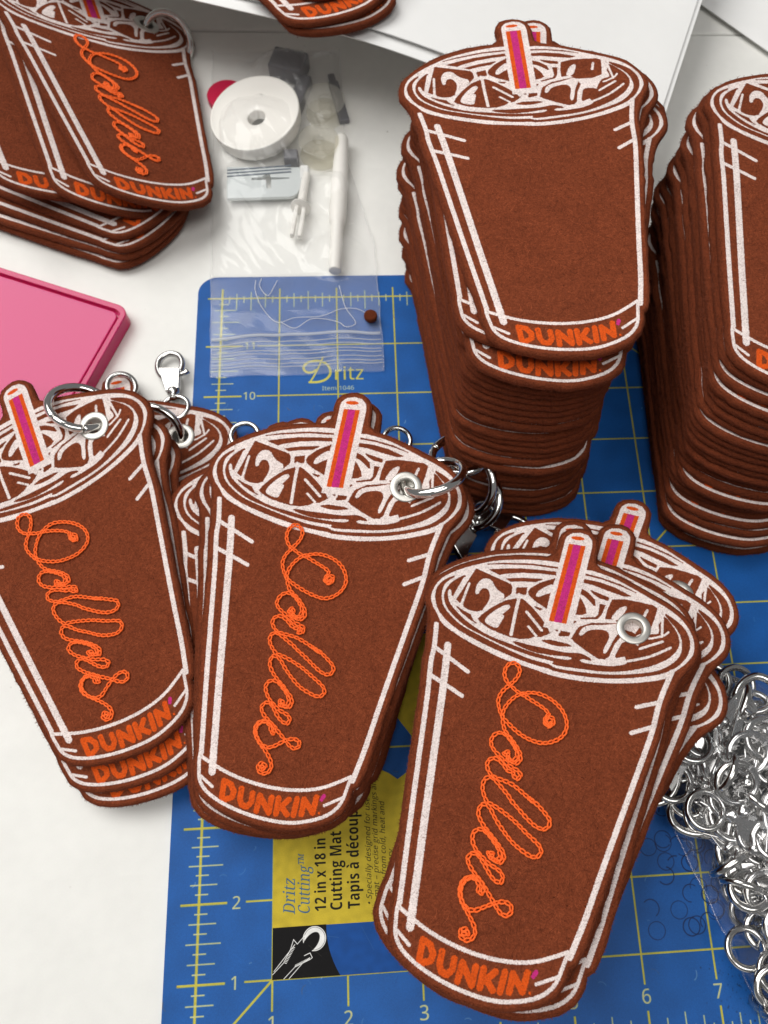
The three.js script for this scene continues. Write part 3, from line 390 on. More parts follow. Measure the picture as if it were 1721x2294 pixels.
// the torn paper label on the mat
{
  const S = 300, sx0 = 1.0, sx1 = 4.7, sy0 = 1.0, sy1 = 5.7, c = canvas((sx1 - sx0) * S, (sy1 - sy0) * S), x = c.getContext('2d');
  const X = (a) => (a - sx0) * S, Y = (b) => (sy1 - b) * S;
  x.fillStyle = '#c4ad34'; x.fillRect(0, 0, c.width, c.height);
  x.fillStyle = '#184a90'; x.fillRect(0, Y(1.64), c.width, c.height);
  x.fillStyle = '#0c0b0c'; x.beginPath(); x.moveTo(0, Y(1.64)); x.lineTo(X(1.72), Y(1.645)); x.quadraticCurveTo(X(1.71), Y(1.32), X(1.9), Y(1)); x.lineTo(0, Y(1)); x.fill();
  // line drawing of a round blade in a handle
  x.strokeStyle = x.fillStyle = '#e9e9e6'; x.lineWidth = 4;
  x.beginPath(); x.arc(X(1.56), Y(1.475), 0.15 * S, 0, 7); x.stroke();
  x.beginPath(); x.arc(X(1.56), Y(1.475), 0.14 * S, 0, 7); x.fill();
  x.fillStyle = '#0c0b0c'; x.beginPath(); x.ellipse(X(1.515), Y(1.43), 0.085 * S, 0.15 * S, 0.7, 0, 7); x.fill();
  const pl = (...p) => { x.beginPath(); p.forEach((q, i) => i ? x.lineTo(X(q[0]), Y(q[1])) : x.moveTo(X(q[0]), Y(q[1]))); x.stroke(); };
  x.lineWidth = 3; pl([1.0, 1.06], [1.15, 1.2], [1.24, 1.36], [1.28, 1.48], [1.33, 1.42], [1.43, 1.52]); pl([1.02, 1.1], [1.3, 1.42]); pl([1.15, 1.0], [1.3, 1.14], [1.5, 1.22], [1.53, 1.24], [1.5, 1.3], [1.42, 1.27]); pl([1.22, 1.0], [1.4, 1.18], [1.5, 1.24]);
  for (let k = 0; k < 12; k++) { pl([1.16 + k * 0.01, 1.2 + k * 0.017], [1.19 + k * 0.01, 1.19 + k * 0.017]); pl([1.3 + k * 0.017, 1.14 + k * 0.007], [1.31 + k * 0.017, 1.17 + k * 0.007]); }
  const up = (s, a, b, font, size, col, wide) => { x.save(); x.translate(X(a), Y(b)); x.rotate(-Math.PI / 2); x.font = font.replace('$', size * S); x.fillStyle = col; x.textAlign = 'left'; x.textBaseline = 'middle'; if (wide) x.scale(wide * S / x.measureText(s).width, 1); x.fillText(s, 0, 0); x.restore(); };
  up('Dritz', 1.22, 1.79, 'italic $px serif', 0.22, '#3f6486', 0.47); up('Cutting™', 1.42, 1.78, 'italic $px serif', 0.22, '#3f6486', 0.78);
  up('12 in x 18 in', 1.645, 1.81, 'bold $px sans-serif', 0.215, '#191812', 0.97); up('Cutting Mat', 1.86, 1.81, 'bold $px sans-serif', 0.225, '#191812', 1.05); up('Tapis à découper', 2.10, 1.82, 'bold $px sans-serif', 0.225, '#191812', 1.5);
  const small = ['• Specially designed for use with rotary cutters', '   mat – precise grid markings and', '   away from cold, heat and', '   work rotary'];
  small.forEach((s, i) => up(s, 2.31 + i * 0.105, 1.85, 'italic $px sans-serif', 0.105, '#262518', 0.051 * s.length));
  for (let k = 0; k < 60; k++) { x.strokeStyle = `rgba(250,240,190,${rr(0.05, 0.3).toFixed(2)})`; x.lineWidth = rr(0.6, 1.6); const a = rnd() * c.width, b = rnd() * c.height, t = rnd() * 6, l = rr(10, 130); x.beginPath(); x.moveTo(a, b); x.lineTo(a + Math.cos(t) * l, b + Math.sin(t) * l); x.stroke(); }
  const im = x.getImageData(0, 0, c.width, c.height), d = im.data;
  for (let i = 0; i < d.length; i += 4) { const n = 1 + (rnd() - 0.5) * 0.1 + 0.05 * noise((i / 4 % c.width) / 60, i / 4 / c.width / 60); d[i] *= n; d[i + 1] *= n; d[i + 2] *= n; }
  x.putImageData(im, 0, 0);
  const s = new THREE.Shape(); s.moveTo(sx0, sy0); s.lineTo(sx1, sy0); s.lineTo(sx1, sy1); s.lineTo(sx0, sy1); s.closePath();
  const torn = new THREE.Path(); [[2.2, 4.5], [2.69, 4.57], [2.84, 4.35], [3.02, 4.1], [3.35, 4.0], [3.3, 3.7], [3.05, 3.68], [2.91, 3.63], [2.76, 3.53], [2.64, 3.62], [2.54, 3.67], [2.42, 3.72], [2.1, 3.8]].forEach((p, i) => i ? torn.lineTo(...p) : torn.moveTo(...p));
  s.holes.push(torn);
  const g = new THREE.ShapeGeometry(s), p = g.attributes.position, uv = [];
  for (let i = 0; i < p.count; i++) { uv.push((p.getX(i) - sx0) / (sx1 - sx0), (p.getY(i) - sy0) / (sy1 - sy0)); p.setXYZ(i, p.getX(i) * IN, 0.0004, -p.getY(i) * IN); }
  g.setAttribute('uv', new THREE.Float32BufferAttribute(uv, 2)); g.computeVertexNormals();
  tag(mesh('paper_label', g, phys({ map: tex(c), roughness: 0.55, specularIntensity: 0.25, side: THREE.DoubleSide }), mat), 'torn yellow paper label with printed product text');
}

// ---------------------------------------------------------------- piles of tags
const BLANK = (t = 0) => ({ tint: t }), EYED = (t = 0) => ({ hole: true, tint: t }), NAMED = (t = 0, v = 1) => ({ hole: true, name: v, tint: t });
const ORD = ['lowest', 'second', 'third', 'fourth', 'fifth', 'sixth', 'seventh', 'eighth', 'ninth', 'tenth', 'eleventh', 'twelfth', 'thirteenth', 'fourteenth', 'fifteenth', 'sixteenth', 'seventeenth', 'eighteenth', 'nineteenth', 'twentieth', 'twenty first', 'twenty second', 'twenty third', 'twenty fourth', 'twenty fifth', 'twenty sixth'];
const counted = (i, what) => `blank felt cup tag, ${ORD[i]}${i ? ' from the bottom' : ' one'} of ${what}`;
const lerp = (a, b, t) => a + (b - a) * t;
function tower(n, base, top, jig, upper, label, group) {          // a tall stack: n tags between the lowest and the topmost pose
  for (let i = 0; i < n; i++) {
    const t = i / (n + upper), p = base.map((b, k) => lerp(b, top[k], t)), y = 0.0001 + (i + 1) * (top[1] / (n + upper + 0.0)) ;
    const w = jig(i, t);
    placeTag([p[0] + w[0], y, p[2] + w[1], p[3] + w[2], rr(-0.006, 0.006), (top[5] ?? 0) * t + rr(-0.003, 0.003)], BLANK(Math.floor(rnd() * 4)), counted(i, label), group);
  }
}
// middle tower
{
  const N = 24, L = 'the taller stack', GR = 'blank tags of the taller stack';
  const walk = [0, 0, 0];
  tower(N, [0.1240, 0, -0.2145, -3.5], [0.1275, 0.0837, -0.2292, -3.5, 0, -0.028], (i, t) => {
    walk[0] = walk[0] * 0.35 + rr(-0.0014, 0.0014); walk[1] = walk[1] * 0.3 + rr(-0.0018, 0.0018); walk[2] = walk[2] * 0.4 + rr(-1.3, 1.3);
    return [walk[0] - 0.0028 * Math.sin(t * 3.14), walk[1] + (i % 7 === 3 ? 0.0016 : 0), walk[2]];
  }, 4, L, GR);
  const s = 0.0837 / 28;
  placeTag([0.1235, s * 25, -0.2320, -7.5, 0, -0.028], BLANK(1), 'blank felt cup tag third below the top tag, rim jutting out to the right', GR);
  placeTag([0.1262, s * 26, -0.2228, -5.0, 0, -0.028], BLANK(3), 'blank felt cup tag two below the top tag, its lettering half covered', GR);
  placeTag([0.1228, s * 27, -0.2341, -5.2, 0, -0.028], BLANK(0), 'blank felt cup tag just below the top tag, straw peeking out behind', GR);
  placeTag([0.1310, s * 28, -0.2299, 2.1, 0, -0.028], BLANK(2), 'blank brown felt cup tag on top of the taller stack, no name stitched', GR);
}
// right tower
{
  const N = 26, L = 'the stack beside the taller one', GR = 'blank tags of the stack beside the taller one';
  const walk = [0, 0, 0];
  tower(N, [0.2105, 0, -0.1925, -11], [0.2112, 0.0813, -0.2150, -15.5], (i, t) => {
    walk[0] = walk[0] * 0.5 + rr(-0.0014, 0.0014); walk[1] = walk[1] * 0.5 + rr(-0.0022, 0.0022); walk[2] = walk[2] * 0.4 + rr(-1.7, 1.7); if (i % 6 === 4) walk[1] += 0.0022;
    return [walk[0] - 0.0030 * Math.sin(t * 3.14), walk[1], walk[2]];
  }, 1, L, GR);
  placeTag([0.2121, 0.0813, -0.2154, -16.1], BLANK(0), 'blank brown felt cup tag on top of the stack beside the taller stack', GR);
}
// front pile
const C = placeTag([0.0938, 0.0500, -0.0406, -19.2, 0.083, -0.078], NAMED(0), 'named felt cup tag with empty eyelet on top of the front pile', 'tags of the front pile');
{
  const GR = 'tags of the front pile';
  placeTag([0.0978, 0.0470, -0.0436, -17.0, 0.079, -0.080], BLANK(1), 'felt cup tag directly below the named tag with the empty eyelet', GR);
  placeTag([0.0995, 0.0441, -0.0368, -17.0, 0.083, -0.078], EYED(2), 'felt cup tag third in the front pile, base sticking out under the named tag', GR);
  placeTag([0.1045, 0.0407, -0.0478, -22.0, 0.087, -0.073], EYED(3), 'felt cup tag in the front pile with its striped straw standing right behind', GR);
  placeTag([0.1065, 0.0366, -0.0622, -25.1, 0.091, -0.069], EYED(2), 'felt cup tag in the front pile pushed farthest towards the towers', GR);
  placeTag([0.0885, 0.0344, -0.0410, -32.2, 0.098, -0.058], EYED(0), 'felt cup tag turned sideways in the front pile, rim over the clasp bag', GR);
  for (let i = 0; i < 10; i++) placeTag([0.098 + rr(-0.002, 0.002), 0.0312 - i * 0.0031, -0.044 + rr(-0.002, 0.002), -21 + rr(-3, 3), 0.083 * (1 - i / 9), -0.078 * (1 - i / 9)], BLANK(i % 4), `felt cup tag in the front pile, ${ORD[9 - i]}${i < 9 ? ' from its bottom' : ' of all'}`, GR);
}
// middle pile
const B = placeTag([0.0307, 0.0275, -0.0931, -12.6, -0.013, 0.105], NAMED(2, 2), 'named felt cup tag with chrome ring on the pile beside the clasp chains', 'tags of the middle pile');
{
  const GR = 'tags of the middle pile';
  placeTag([0.0318, 0.0244, -0.0918, -13.6, -0.013, 0.100], EYED(1), 'felt cup tag directly below the named tag of the middle pile', GR);
  placeTag([0.0292, 0.0209, -0.0908, -9.6, -0.007, 0.072], EYED(3), 'felt cup tag in the middle pile, second rim edge beside the left pile', GR);
  placeTag([0.0272, 0.0174, -0.0908, -4.6, 0.002, 0.046], EYED(0), 'felt cup tag in the middle pile, third rim edge beside the left pile', GR);
  placeTag([0.0258, 0.0140, -0.0930, -1.6, 0.008, 0.022], EYED(2), 'felt cup tag in the middle pile reaching farthest towards the left pile', GR);
  for (let i = 0; i < 4; i++) placeTag([0.034 + rr(-0.002, 0.002), 0.0122 - i * 0.00305, -0.097 + rr(-0.002, 0.002), -8 + rr(-3, 3), 0, 0.02 * (1 - i / 3)], BLANK(i % 4), `felt cup tag in the middle pile, ${ORD[3 - i]}${i < 3 ? ' from its bottom' : ' of all'}`, GR);
}
// left pile
const A = placeTag([-0.0258, 0.0180, -0.1197, 20.6, 0.158, 0.03], NAMED(0, 3), 'named felt cup tag with chrome ring on top of the pile beside the pink tray', 'tags of the left pile');
{
  const GR = 'tags of the left pile';
  placeTag([-0.0226, 0.0140, -0.1107, 19.1, 0.157, 0.034], EYED(0), 'felt cup tag just below the top one of the pile beside the pink tray', GR);
  placeTag([-0.0185, 0.0106, -0.1060, 19.8, 0.150, 0.027], EYED(2), 'felt cup tag lowest at the front of the pile beside the pink tray', GR);
}
const E = placeTag([-0.0290, 0.0046, -0.1262, 5.0], EYED(3), 'felt cup tag with ringed eyelet half hidden between the left and middle piles', 'tags of the left pile');
// far left pile
const D = placeTag([-0.0280, 0.0215, -0.3553, 18.0, -0.49, -0.007], NAMED(3, 2), 'named felt cup tag leaning off the far pile under the white sheets', 'tags of the far pile');
{
  const GR = 'tags of the far pile';
  placeTag([-0.0445, 0.0180, -0.3555, 10.5, -0.44, 0], NAMED(0), 'named felt cup tag tucked behind the leaning tag of the far pile', GR);
  placeTag([-0.0680, 0.0215, -0.3600, 14, -0.34, 0], EYED(1), 'felt cup tag on the far pile showing only its side stripes', GR);
  const fan = [[-0.0373, 0.0120, -0.3550, 54.1], [-0.0372, 0.0089, -0.3510, 56.3], [-0.0385, 0.0058, -0.3500, 59], [-0.0400, 0.0027, -0.3480, 57]];
  fan.forEach((p, i) => placeTag([p[0], p[1] + 0.0005, p[2], p[3]], EYED(i), ['felt cup tag lying crosswise below the leaning tags, orange lettering cut off', 'felt cup tag second from the top of the crosswise lying tags', 'felt cup tag second from the bottom of the crosswise lying tags', 'felt cup tag at the bottom of the crosswise lying tags'][i], GR));
}
// tags on the white sheets
{
  const GR = 'tags on the white sheets', h = 0.0475;
  placeTag([0.0560, h, -0.4265, 23], EYED(1), 'felt cup tag lowest of the three lying on the white sheets', GR);
  placeTag([0.0531, h + 0.0031, -0.4285, 27], EYED(0), 'felt cup tag on the white sheets with part of its orange lettering showing', GR);
  placeTag([0.0580, h + 0.0062, -0.4420, 36], EYED(2), 'felt cup tag topmost of the three on the white sheets', GR);
}

// ---------------------------------------------------------------- rings and swivel clasps
function torusPts(r, n, a0 = 0, a1 = Math.PI * 2) { const p = []; for (let i = 0; i <= n; i++) { const a = lerp(a0, a1, i / n); p.push(V(Math.cos(a) * r, 0, Math.sin(a) * r)); } return p; }
function makeGateRing() {
  const g = new THREE.Group();
  const R = 0.0112, w = 0.0017, gap = 0.018;
  const add = (n, ge, m) => { const o = new THREE.Mesh(ge, m); o.name = n; o.castShadow = o.receiveShadow = true; g.add(o); return o; };
  add('ring_body', sweep(torusPts(R, 60, -0.35 + gap, Math.PI * 2 - 1.35 - gap), w, 14), chrome);
  add('ring_gate', sweep(torusPts(R, 16, -1.35 + gap, -0.35 - gap), w * 0.94, 14), chrome);
  for (const a of [-0.35, -1.35]) { const s = add('hinge_pin', new THREE.CylinderGeometry(0.00055, 0.00055, w * 2.06, 12), steel); s.position.set(Math.cos(a + 0.07) * R, 0, Math.sin(a + 0.07) * R); }
  return g;
}
const ring0 = makeGateRing();
function placeRing(c, e1, e2, label, group, spin = 0) {            // c centre, e1 and e2 two directions in the ring's plane
  const g = ring0.clone(); g.name = numbered('gate_ring'); g.userData = {}; tag(g, label, 'ring', group);
  const a = e1.clone().normalize(), b = e2.clone().addScaledVector(a, -a.dot(e2)).normalize();
  g.quaternion.setFromRotationMatrix(new THREE.Matrix4().makeBasis(a, b.clone().cross(a), b)); g.rotateY(spin);
  g.position.copy(c); scene.add(g); return g;
}
function makeClasp() {                                             // lies along +z: hook loop at -z, ring at +z
  const g = new THREE.Group(), mm = 0.001;
  const add = (n, ge, m, p = g) => { const o = new THREE.Mesh(ge, m); o.name = n; o.castShadow = o.receiveShadow = true; p.add(o); return o; };
  const q = (a) => a.map((p) => V(p[0] * mm, (p[2] ?? 0) * mm, p[1] * mm));
  add('hook', sweep(curve(q([[-2.6, -6], [-4.6, -9], [-5.4, -13], [-4.2, -17], [-0.4, -19], [3.6, -17.4], [5.2, -13.6], [4.8, -10.5], [3.6, -8]]), 40), (t) => 0.00150 - 0.0003 * t, 9), steel);
  const s = new THREE.Shape(); s.moveTo(-4.6, -11.5); s.lineTo(3.9, -9); s.lineTo(2.7, 0.5); s.lineTo(-2.7, 0.5); s.closePath();
  const hole = new THREE.Path(); hole.absarc(-0.5, -5.5, 0.85, 0, Math.PI * 2); s.holes.push(hole);
  const bg = new THREE.ExtrudeGeometry(s, { depth: 2.2, bevelEnabled: true, bevelThickness: 0.35, bevelSize: 0.35, bevelSegments: 2, curveSegments: 10 }); bg.translate(0, 0, -1.1); bg.scale(mm, mm, mm); bg.rotateX(Math.PI / 2);
  add('clasp_body', bg, steel);
  const pin = add('rivet', new THREE.CylinderGeometry(0.0008, 0.0008, 0.0031, 14), steel); pin.position.set(-0.0005, 0, -0.0055);
  add('lever', sweep(curve(q([[3.1, -7.2], [4.6, -6.8], [6.2, -7.2], [7.2, -7.8]]), 8), (t) => 0.0008 + 0.0005 * t, 8), steel);
  add('swivel', new THREE.LatheGeometry([[0, -0.6], [2.2, -0.6], [2.5, 0.2], [2.5, 1.6], [1.4, 2.1], [1.3, 3.6], [2.0, 4.0], [2.0, 4.8], [0, 5]].map(([r, y]) => new THREE.Vector2(r * mm, y * mm)), 20).rotateX(Math.PI / 2).translate(0, 0, 0.0008), steel);
  add('swivel_loop', sweep(torusPts(0.0056, 36).slice(0, 36).map((p) => p.add(V(0, 0, 0.0098))), 0.00112, 9, true), steel);
  return g;
}
const clasp0 = makeClasp();
function placeClasp(p, q, label, group, scale = 1) {
  const g = clasp0.clone(); g.name = numbered('swivel_clasp'); g.userData = {}; tag(g, label, 'clasp', group);
  g.position.copy(p); if (q.isQuaternion) g.quaternion.copy(q); else g.rotation.copy(q); g.scale.setScalar(scale); scene.add(g); return g;
}
const towards = V(0, 0.75, 0.66);
function hang(T, dir, phi, side, label, spin) {                     // a ring through the tag's eyelet: dir across the tag, phi its rise off the tag
  const h = T.at(ART.eyelet[0], ART.eyelet[1], -1.2), e1 = T.u.clone().multiplyScalar(dir[0]).addScaledVector(T.v, dir[1]).normalize();
  const w = T.n.clone().cross(e1).multiplyScalar(side), e2 = w.multiplyScalar(Math.cos(phi)).addScaledVector(T.n, Math.sin(phi)).normalize();
  placeRing(h.clone().addScaledVector(e1, 0.0110), e1, e2, label, 'gate rings', spin);
}
hang(B, [0.83, 0.55], 0.75, -1, 'chrome gate ring through the eyelet of the middle named tag', 0.9);
hang(A, [-0.26, 0.96], 0.62, 1, 'chrome gate ring through the eyelet of the named tag by the pink tray', 3.2);
hang(D, [0.80, -0.60], 1.25, 1, 'chrome gate ring through the eyelet of the tag under the white sheets', 1.2);
hang(E, [-0.95, 0.3], 0.9, -1, 'chrome gate ring through the eyelet between the left and middle piles', 1.0);
placeClasp(at(388, 872, 0.0030), new THREE.Euler(-0.07, 0.16, 0.12), 'silver swivel clasp lying on the white table beside the mat edge');
placeClasp(at(232, 870, 0.006).add(V(0.004, 0, 0.009)), new THREE.Euler(0.1, 2.75, 0.2), 'silver swivel clasp behind the ring of the left named tag');
{
  const GR = 'clasps hanging behind the middle pile';
  placeRing(at(1032, 1018, 0.022), V(0.9, 0, -0.3), V(0.3, 0.35, 0.8), 'chrome gate ring right behind the ring of the middle named tag', 'gate rings', 2);
  placeRing(at(1052, 1085, 0.021), V(0.35, -0.2, 0.9), V(0.7, 0.7, 0.1), 'chrome gate ring standing on edge against the taller stack', 'gate rings', 0.5);
  placeRing(at(1060, 1120, 0.016), V(0.3, -0.1, 0.9), V(0.9, 0.5, 0.2), 'chrome gate ring under the other rings beside the taller stack', 'gate rings', 2.5);
  placeClasp(at(1080, 1162, 0.011), new THREE.Euler(0.15, -1.9, 0.4), 'dark silver clasp on the mat between the middle pile and the front pile', GR);
  placeClasp(at(1052, 1192, 0.012), new THREE.Euler(-0.2, 2.5, 0.6), 'dark silver clasp on its side beneath the middle pile edge', GR);
  placeClasp(at(547, 978, 0.004).add(V(0, 0, 0.0096)), new THREE.Euler(0.05, 3.1, 0), 'silver clasp mostly covered behind the straw of the middle named tag', GR);
  placeClasp(at(893, 990, 0.006).add(V(0, 0, 0.0096)), new THREE.Euler(0.1, 3.2, 0.1), 'silver clasp mostly covered beside the straw of the middle named tag', GR);
}

// ---------------------------------------------------------------- clear bag of swivel clasps
{
  const o = at(1490, 1775, 0), q = at(1721, 2255, 0), along = q.clone().sub(o).normalize(), side = V(1, 0, -0.06).normalize();
  const P = (a, b, h) => o.clone().addScaledVector(along, a).addScaledVector(side, b).setY(h);    // a down the near edge, b away from it
  const wide = 0.085, a0 = -0.0395, a1 = 0.11;
  const hgt = (a, b) => { const e = Math.min(1, (b - 0.001) / 0.016, (a - a0) / 0.018, (wide - b) / 0.02); return 0.0012 + 0.021 * Math.sqrt(Math.max(0, e)); };
  const GR = 'clasps inside the clear bag';
  for (let layer = 0; layer < 3; layer++) for (let k = 0; k < 64; k++) {
    const a = rr(a0 + 0.013, 0.092), b = rr(0.0055 + layer * 0.001, 0.072), top = hgt(a, b);
    const h = Math.max(0.0034, Math.min(top - 0.004, 0.004 + layer * 0.0066 + rr(-0.001, 0.001)));
    const tilt = 0.22 + 0.22 * rnd(), edge = rnd() < 0.22 ? 1.25 : 0;
    placeClasp(P(a, b, h), new THREE.Euler(rr(-tilt, tilt), rnd() * Math.PI * 2, rr(-0.3, 0.3) + edge), 'shiny silver swivel clasp jumbled inside the clear bag', GR, rr(1.12, 1.24));
  }
  const nu = 90, nv = 50, pos = [], idx = [], uv = [];
  for (const s of [1, 0]) {
    const c0 = pos.length / 3;
    for (let i = 0; i <= nu; i++) for (let j = 0; j <= nv; j++) {
      const a = lerp(a0, a1, i / nu), b = wide * j / nv;
      let h = s ? hgt(a, b) + 0.0022 : 0.0006;
      if (s) h += Math.max(-0.0012, 0.0011 * noise(a * 190, b * 90) + 0.0007 * noise(a * 420 + 7, b * 300) + 0.0012 * Math.abs(noise(a * 70 + b * 120, b * 40)));
      const w = j === 0 || i === 0 ? 0.0012 * noise(a * 90, 5 + b * 50) : 0;
      pos.push(...P(a, b - 0.003 * (j === 0 ? 1 : 0) + w, h).toArray()); uv.push(i / nu, j / nv);
    }
    for (let i = 0; i < nu; i++) for (let j = 0; j < nv; j++) { const a = c0 + i * (nv + 1) + j, b = a + nv + 1; s ? idx.push(a, a + 1, b, a + 1, b + 1, b) : idx.push(a, b, a + 1, a + 1, b, b + 1); }
  }
  const film = phys({ color: RGB(0.98, 0.985, 1.0), roughness: 0.03, transmission: 0.975, thickness: 0, ior: 1.5, side: THREE.DoubleSide });
  const bag = thing('plastic_bag', 'clear plastic bag bulging with silver clasps on the mat', 'plastic bag');
  mesh('bag_film', geo(pos, idx, uv), film, bag);
  const seam = []; for (let i = 0; i <= 60; i++) { const a = lerp(a0, a1, i / 60); seam.push(P(a, -0.0034 + 0.0006 * noise(a * 60, 2), 0.0012)); }
  mesh('bag_seam', sweep(seam, 0.0005, 6), film, bag);
}

// ---------------------------------------------------------------- zip bag with small sewing machine parts
{
  const o = at(473, 848, 0.0005), ex = at(861, 832, 0.0005).sub(o), ey = at(478, 118, -0.001).sub(o); ex.y = ey.y = 0;
  const LX = ex.length(), LY = ey.length(); ex.normalize(); ey.normalize();
  const bumps = [[584, 285, 0.024, 0.0145], [640, 160, 0.018, 0.012], [585, 410, 0.022, 0.009], [735, 250, 0.02, 0.011], [757, 420, 0.012, 0.0085], [752, 560, 0.011, 0.007], [668, 480, 0.011, 0.0075], [740, 150, 0.016, 0.009]].map(([x, y, r, h]) => { const p = at(x, y, h * 0.5); return [p.x, p.z, r, h]; });
  const nu = 70, nv = 130;
  const build = (top) => {
    const pos = [], idx = [], uv = [];
    for (let i = 0; i <= nu; i++) for (let j = 0; j <= nv; j++) {
      const a = LX * i / nu, b = LY * j / nv, narrow = 1 - 0.14 * Math.min(1, Math.max(0, (b - 0.07) / 0.05));
      const p = o.clone().addScaledVector(ex, a * narrow).addScaledVector(ey, b);
      const ground = p.z < -0.3165 || p.x < MX0 * IN ? TABLE : 0, edge = Math.min(1, i / 6, (nu - i) / 6, (nv - j) / 8);
      let h = ground + 0.0006;
      if (top) {
        h += 0.0006; let e = 0; for (const [x, z, r, t] of bumps) e = Math.max(e, t * Math.exp(-((((p.x - x) ** 2 + (p.z - z) ** 2) / (r * r)) ** 1.6)));
        const far = Math.min(1, Math.max(0, (b - 0.03) / 0.05));
        h = Math.max(h, ground + (e + 0.0016 * far) * edge + edge * far * (0.0007 * noise(a * 60, b * 60) + 0.0017 * Math.max(0, 0.25 - Math.abs(noise(a * 70 + b * 45, b * 26))) * 4 * 0.5 + 0.0002 * noise(a * 330, b * 260)));
        if (b < 0.035) h += edge * 0.0003 * (1 + noise(a * 60, b * 90)) ;
      }
      if (j === 0) p.addScaledVector(ey, 0.0012 * noise(a * 50, 3));
      pos.push(p.x, h, p.z); uv.push(i / nu, j / nv);
    }
    for (let i = 0; i < nu; i++) for (let j = 0; j < nv; j++) { const a = i * (nv + 1) + j, b = a + nv + 1; idx.push(a, b, a + 1, a + 1, b, b + 1); }
    return geo(pos, idx, uv);
  };
  const bag = thing('zip_bag', 'clear zip bag of small white machine parts lying partly on the mat', 'zip bag');
  const film = phys({ color: RGB(1, 1, 1), roughness: 0.13, specularIntensity: 0.8, transmission: 0.94, thickness: 0, ior: 1.4, side: THREE.DoubleSide });
  mesh('front_film', build(true), film, bag); mesh('back_film', build(false), film, bag);
  const edgeOf = (q) => { const p = []; for (let i = 0; i <= 40; i++) { const b = LY * i / 40, narrow = 1 - 0.14 * Math.min(1, Math.max(0, (b - 0.07) / 0.05)), v = o.clone().addScaledVector(ex, LX * q * narrow + 0.0004 * noise(b * 60, q)).addScaledVector(ey, b); p.push(v.setY((v.z < -0.3165 || v.x < MX0 * IN ? TABLE : 0) + 0.0012)); } return p; };
  for (const q of [0, 1]) mesh('side_seam', sweep(edgeOf(q), 0.0004, 6), film, bag);
  const zipMat = phys({ color: RGB(0.95, 0.96, 0.96), roughness: 0.25, transmission: 0.75, thickness: 0, side: THREE.DoubleSide });
  for (let k = 0; k < 8; k++) {
    const b = 0.0035 + k * 0.0019 + (k === 7 ? 0.0018 : 0) + rr(-0.0003, 0.0003), p = [];
    for (let i = 0; i <= 24; i++) { const a = LX * (0.006 + 0.988 * i / 24); p.push(o.clone().addScaledVector(ex, a).addScaledVector(ey, b + 0.0012 * noise(a * 50, 3) + 0.002 * Math.sin(a * 38) * k / 7).setY(0.0019)); }
    mesh('zip_rib', sweep(p, k === 7 ? 0.0007 : 0.00022, 6), zipMat, bag);
  }
  // contents
  const pla = phys({ color: RGB(0.84, 0.82, 0.77), roughness: 0.42 }), GRP = 'machine parts in the zip bag', cat = 'machine part';
  const lathe = (pts, n = 56) => new THREE.LatheGeometry(pts.map(([r, y]) => new THREE.Vector2(r / 1000, y / 1000)), n);
  const cap = mesh('thread_spool_disc', lathe([[4.2, 0.5], [4.2, 4.6], [4.8, 5.2], [7.0, 5.6], [7.8, 5.5], [16, 6.2], [20.0, 7.3], [20.8, 7.9], [21.6, 8.0], [21.9, 7.4], [21.4, 3], [20.4, 0.4], [19, 0], [4, 0.5]]), pla);
  tag(cap, 'round white plastic spool cap with a centre hole in the zip bag', 'spool cap'); cap.position.copy(at(586, 300, TABLE)).y = TABLE + 0.0042; cap.rotation.set(0.06, 0, 0.16);
  const disc = mesh('plastic_disc', lathe([[0, 0], [9.4, 0], [9.8, 0.5], [9.8, 3.2], [9.3, 3.8], [3, 3.6], [0, 3.6]]), phys({ color: RGB(0.55, 0.012, 0.06), roughness: 0.35 }));
  tag(disc, 'small red plastic disc tucked under the white spool cap', 'plastic disc'); disc.position.copy(at(512, 226, TABLE)).y = TABLE;
  const grey = std({ color: RGB(0.16, 0.16, 0.175), roughness: 0.45 });
  const foot = thing('presser_foot', 'dark grey presser foot block behind the white spool cap', cat, GRP); foot.position.copy(at(655, 168, TABLE)); foot.rotation.y = -0.28;
  const fb = mesh('foot_block', new RoundedBoxGeometry(0.0175, 0.0085, 0.0135, 3, 0.0012), grey, foot); fb.position.set(-0.001, 0.0044, 0); 
  const fs = mesh('foot_shank', new RoundedBoxGeometry(0.0065, 0.006, 0.024, 3, 0.001), grey, foot); fs.position.set(0.009, 0.0031, 0.017);
  const rip = thing('seam_ripper', 'dark grey flat tool blade beside the clear bobbins', cat, GRP); rip.position.copy(at(760, 235, TABLE)); rip.rotation.y = 0.20;
  mesh('blade', new RoundedBoxGeometry(0.0052, 0.0026, 0.027, 2, 0.0008), grey, rip).position.y = 0.0014;
  mesh('blade_tip', new RoundedBoxGeometry(0.0035, 0.002, 0.006, 2, 0.0007), grey, rip).position.set(0, 0.0014, -0.016);
  // the white tool handle
  const a1 = at(768, 322, 0), b1 = at(752, 622, 0), L = a1.distanceTo(b1), hd = mesh('brush_handle', lathe([[0, 0], [2.3, 0], [2.9, 0.6], [2.95, 26], [3.7, 28], [4.0, 34], [3.9, 52], [3.4, 66], [3.2, L * 1000 - 2], [2.2, L * 1000], [0, L * 1000]], 28), pla);
  tag(hd, 'long white plastic tool handle ending on the top edge of the mat', 'tool handle', null); hd.position.copy(b1).y = 0.0040; hd.quaternion.setFromUnitVectors(V(0, 1, 0), a1.clone().sub(b1).setY(0).normalize());
  // spool pin
  const pinA = at(688, 400, 0), pinB = at(664, 540, 0), pl2 = pinA.distanceTo(pinB) * 1000, sp = thing('spool_pin', 'small white forked plastic pin with a flange below the bracket', cat, GRP);
  sp.position.copy(pinB).y = TABLE + 0.0040; sp.quaternion.setFromUnitVectors(V(0, 1, 0), pinA.clone().sub(pinB).setY(0).normalize());
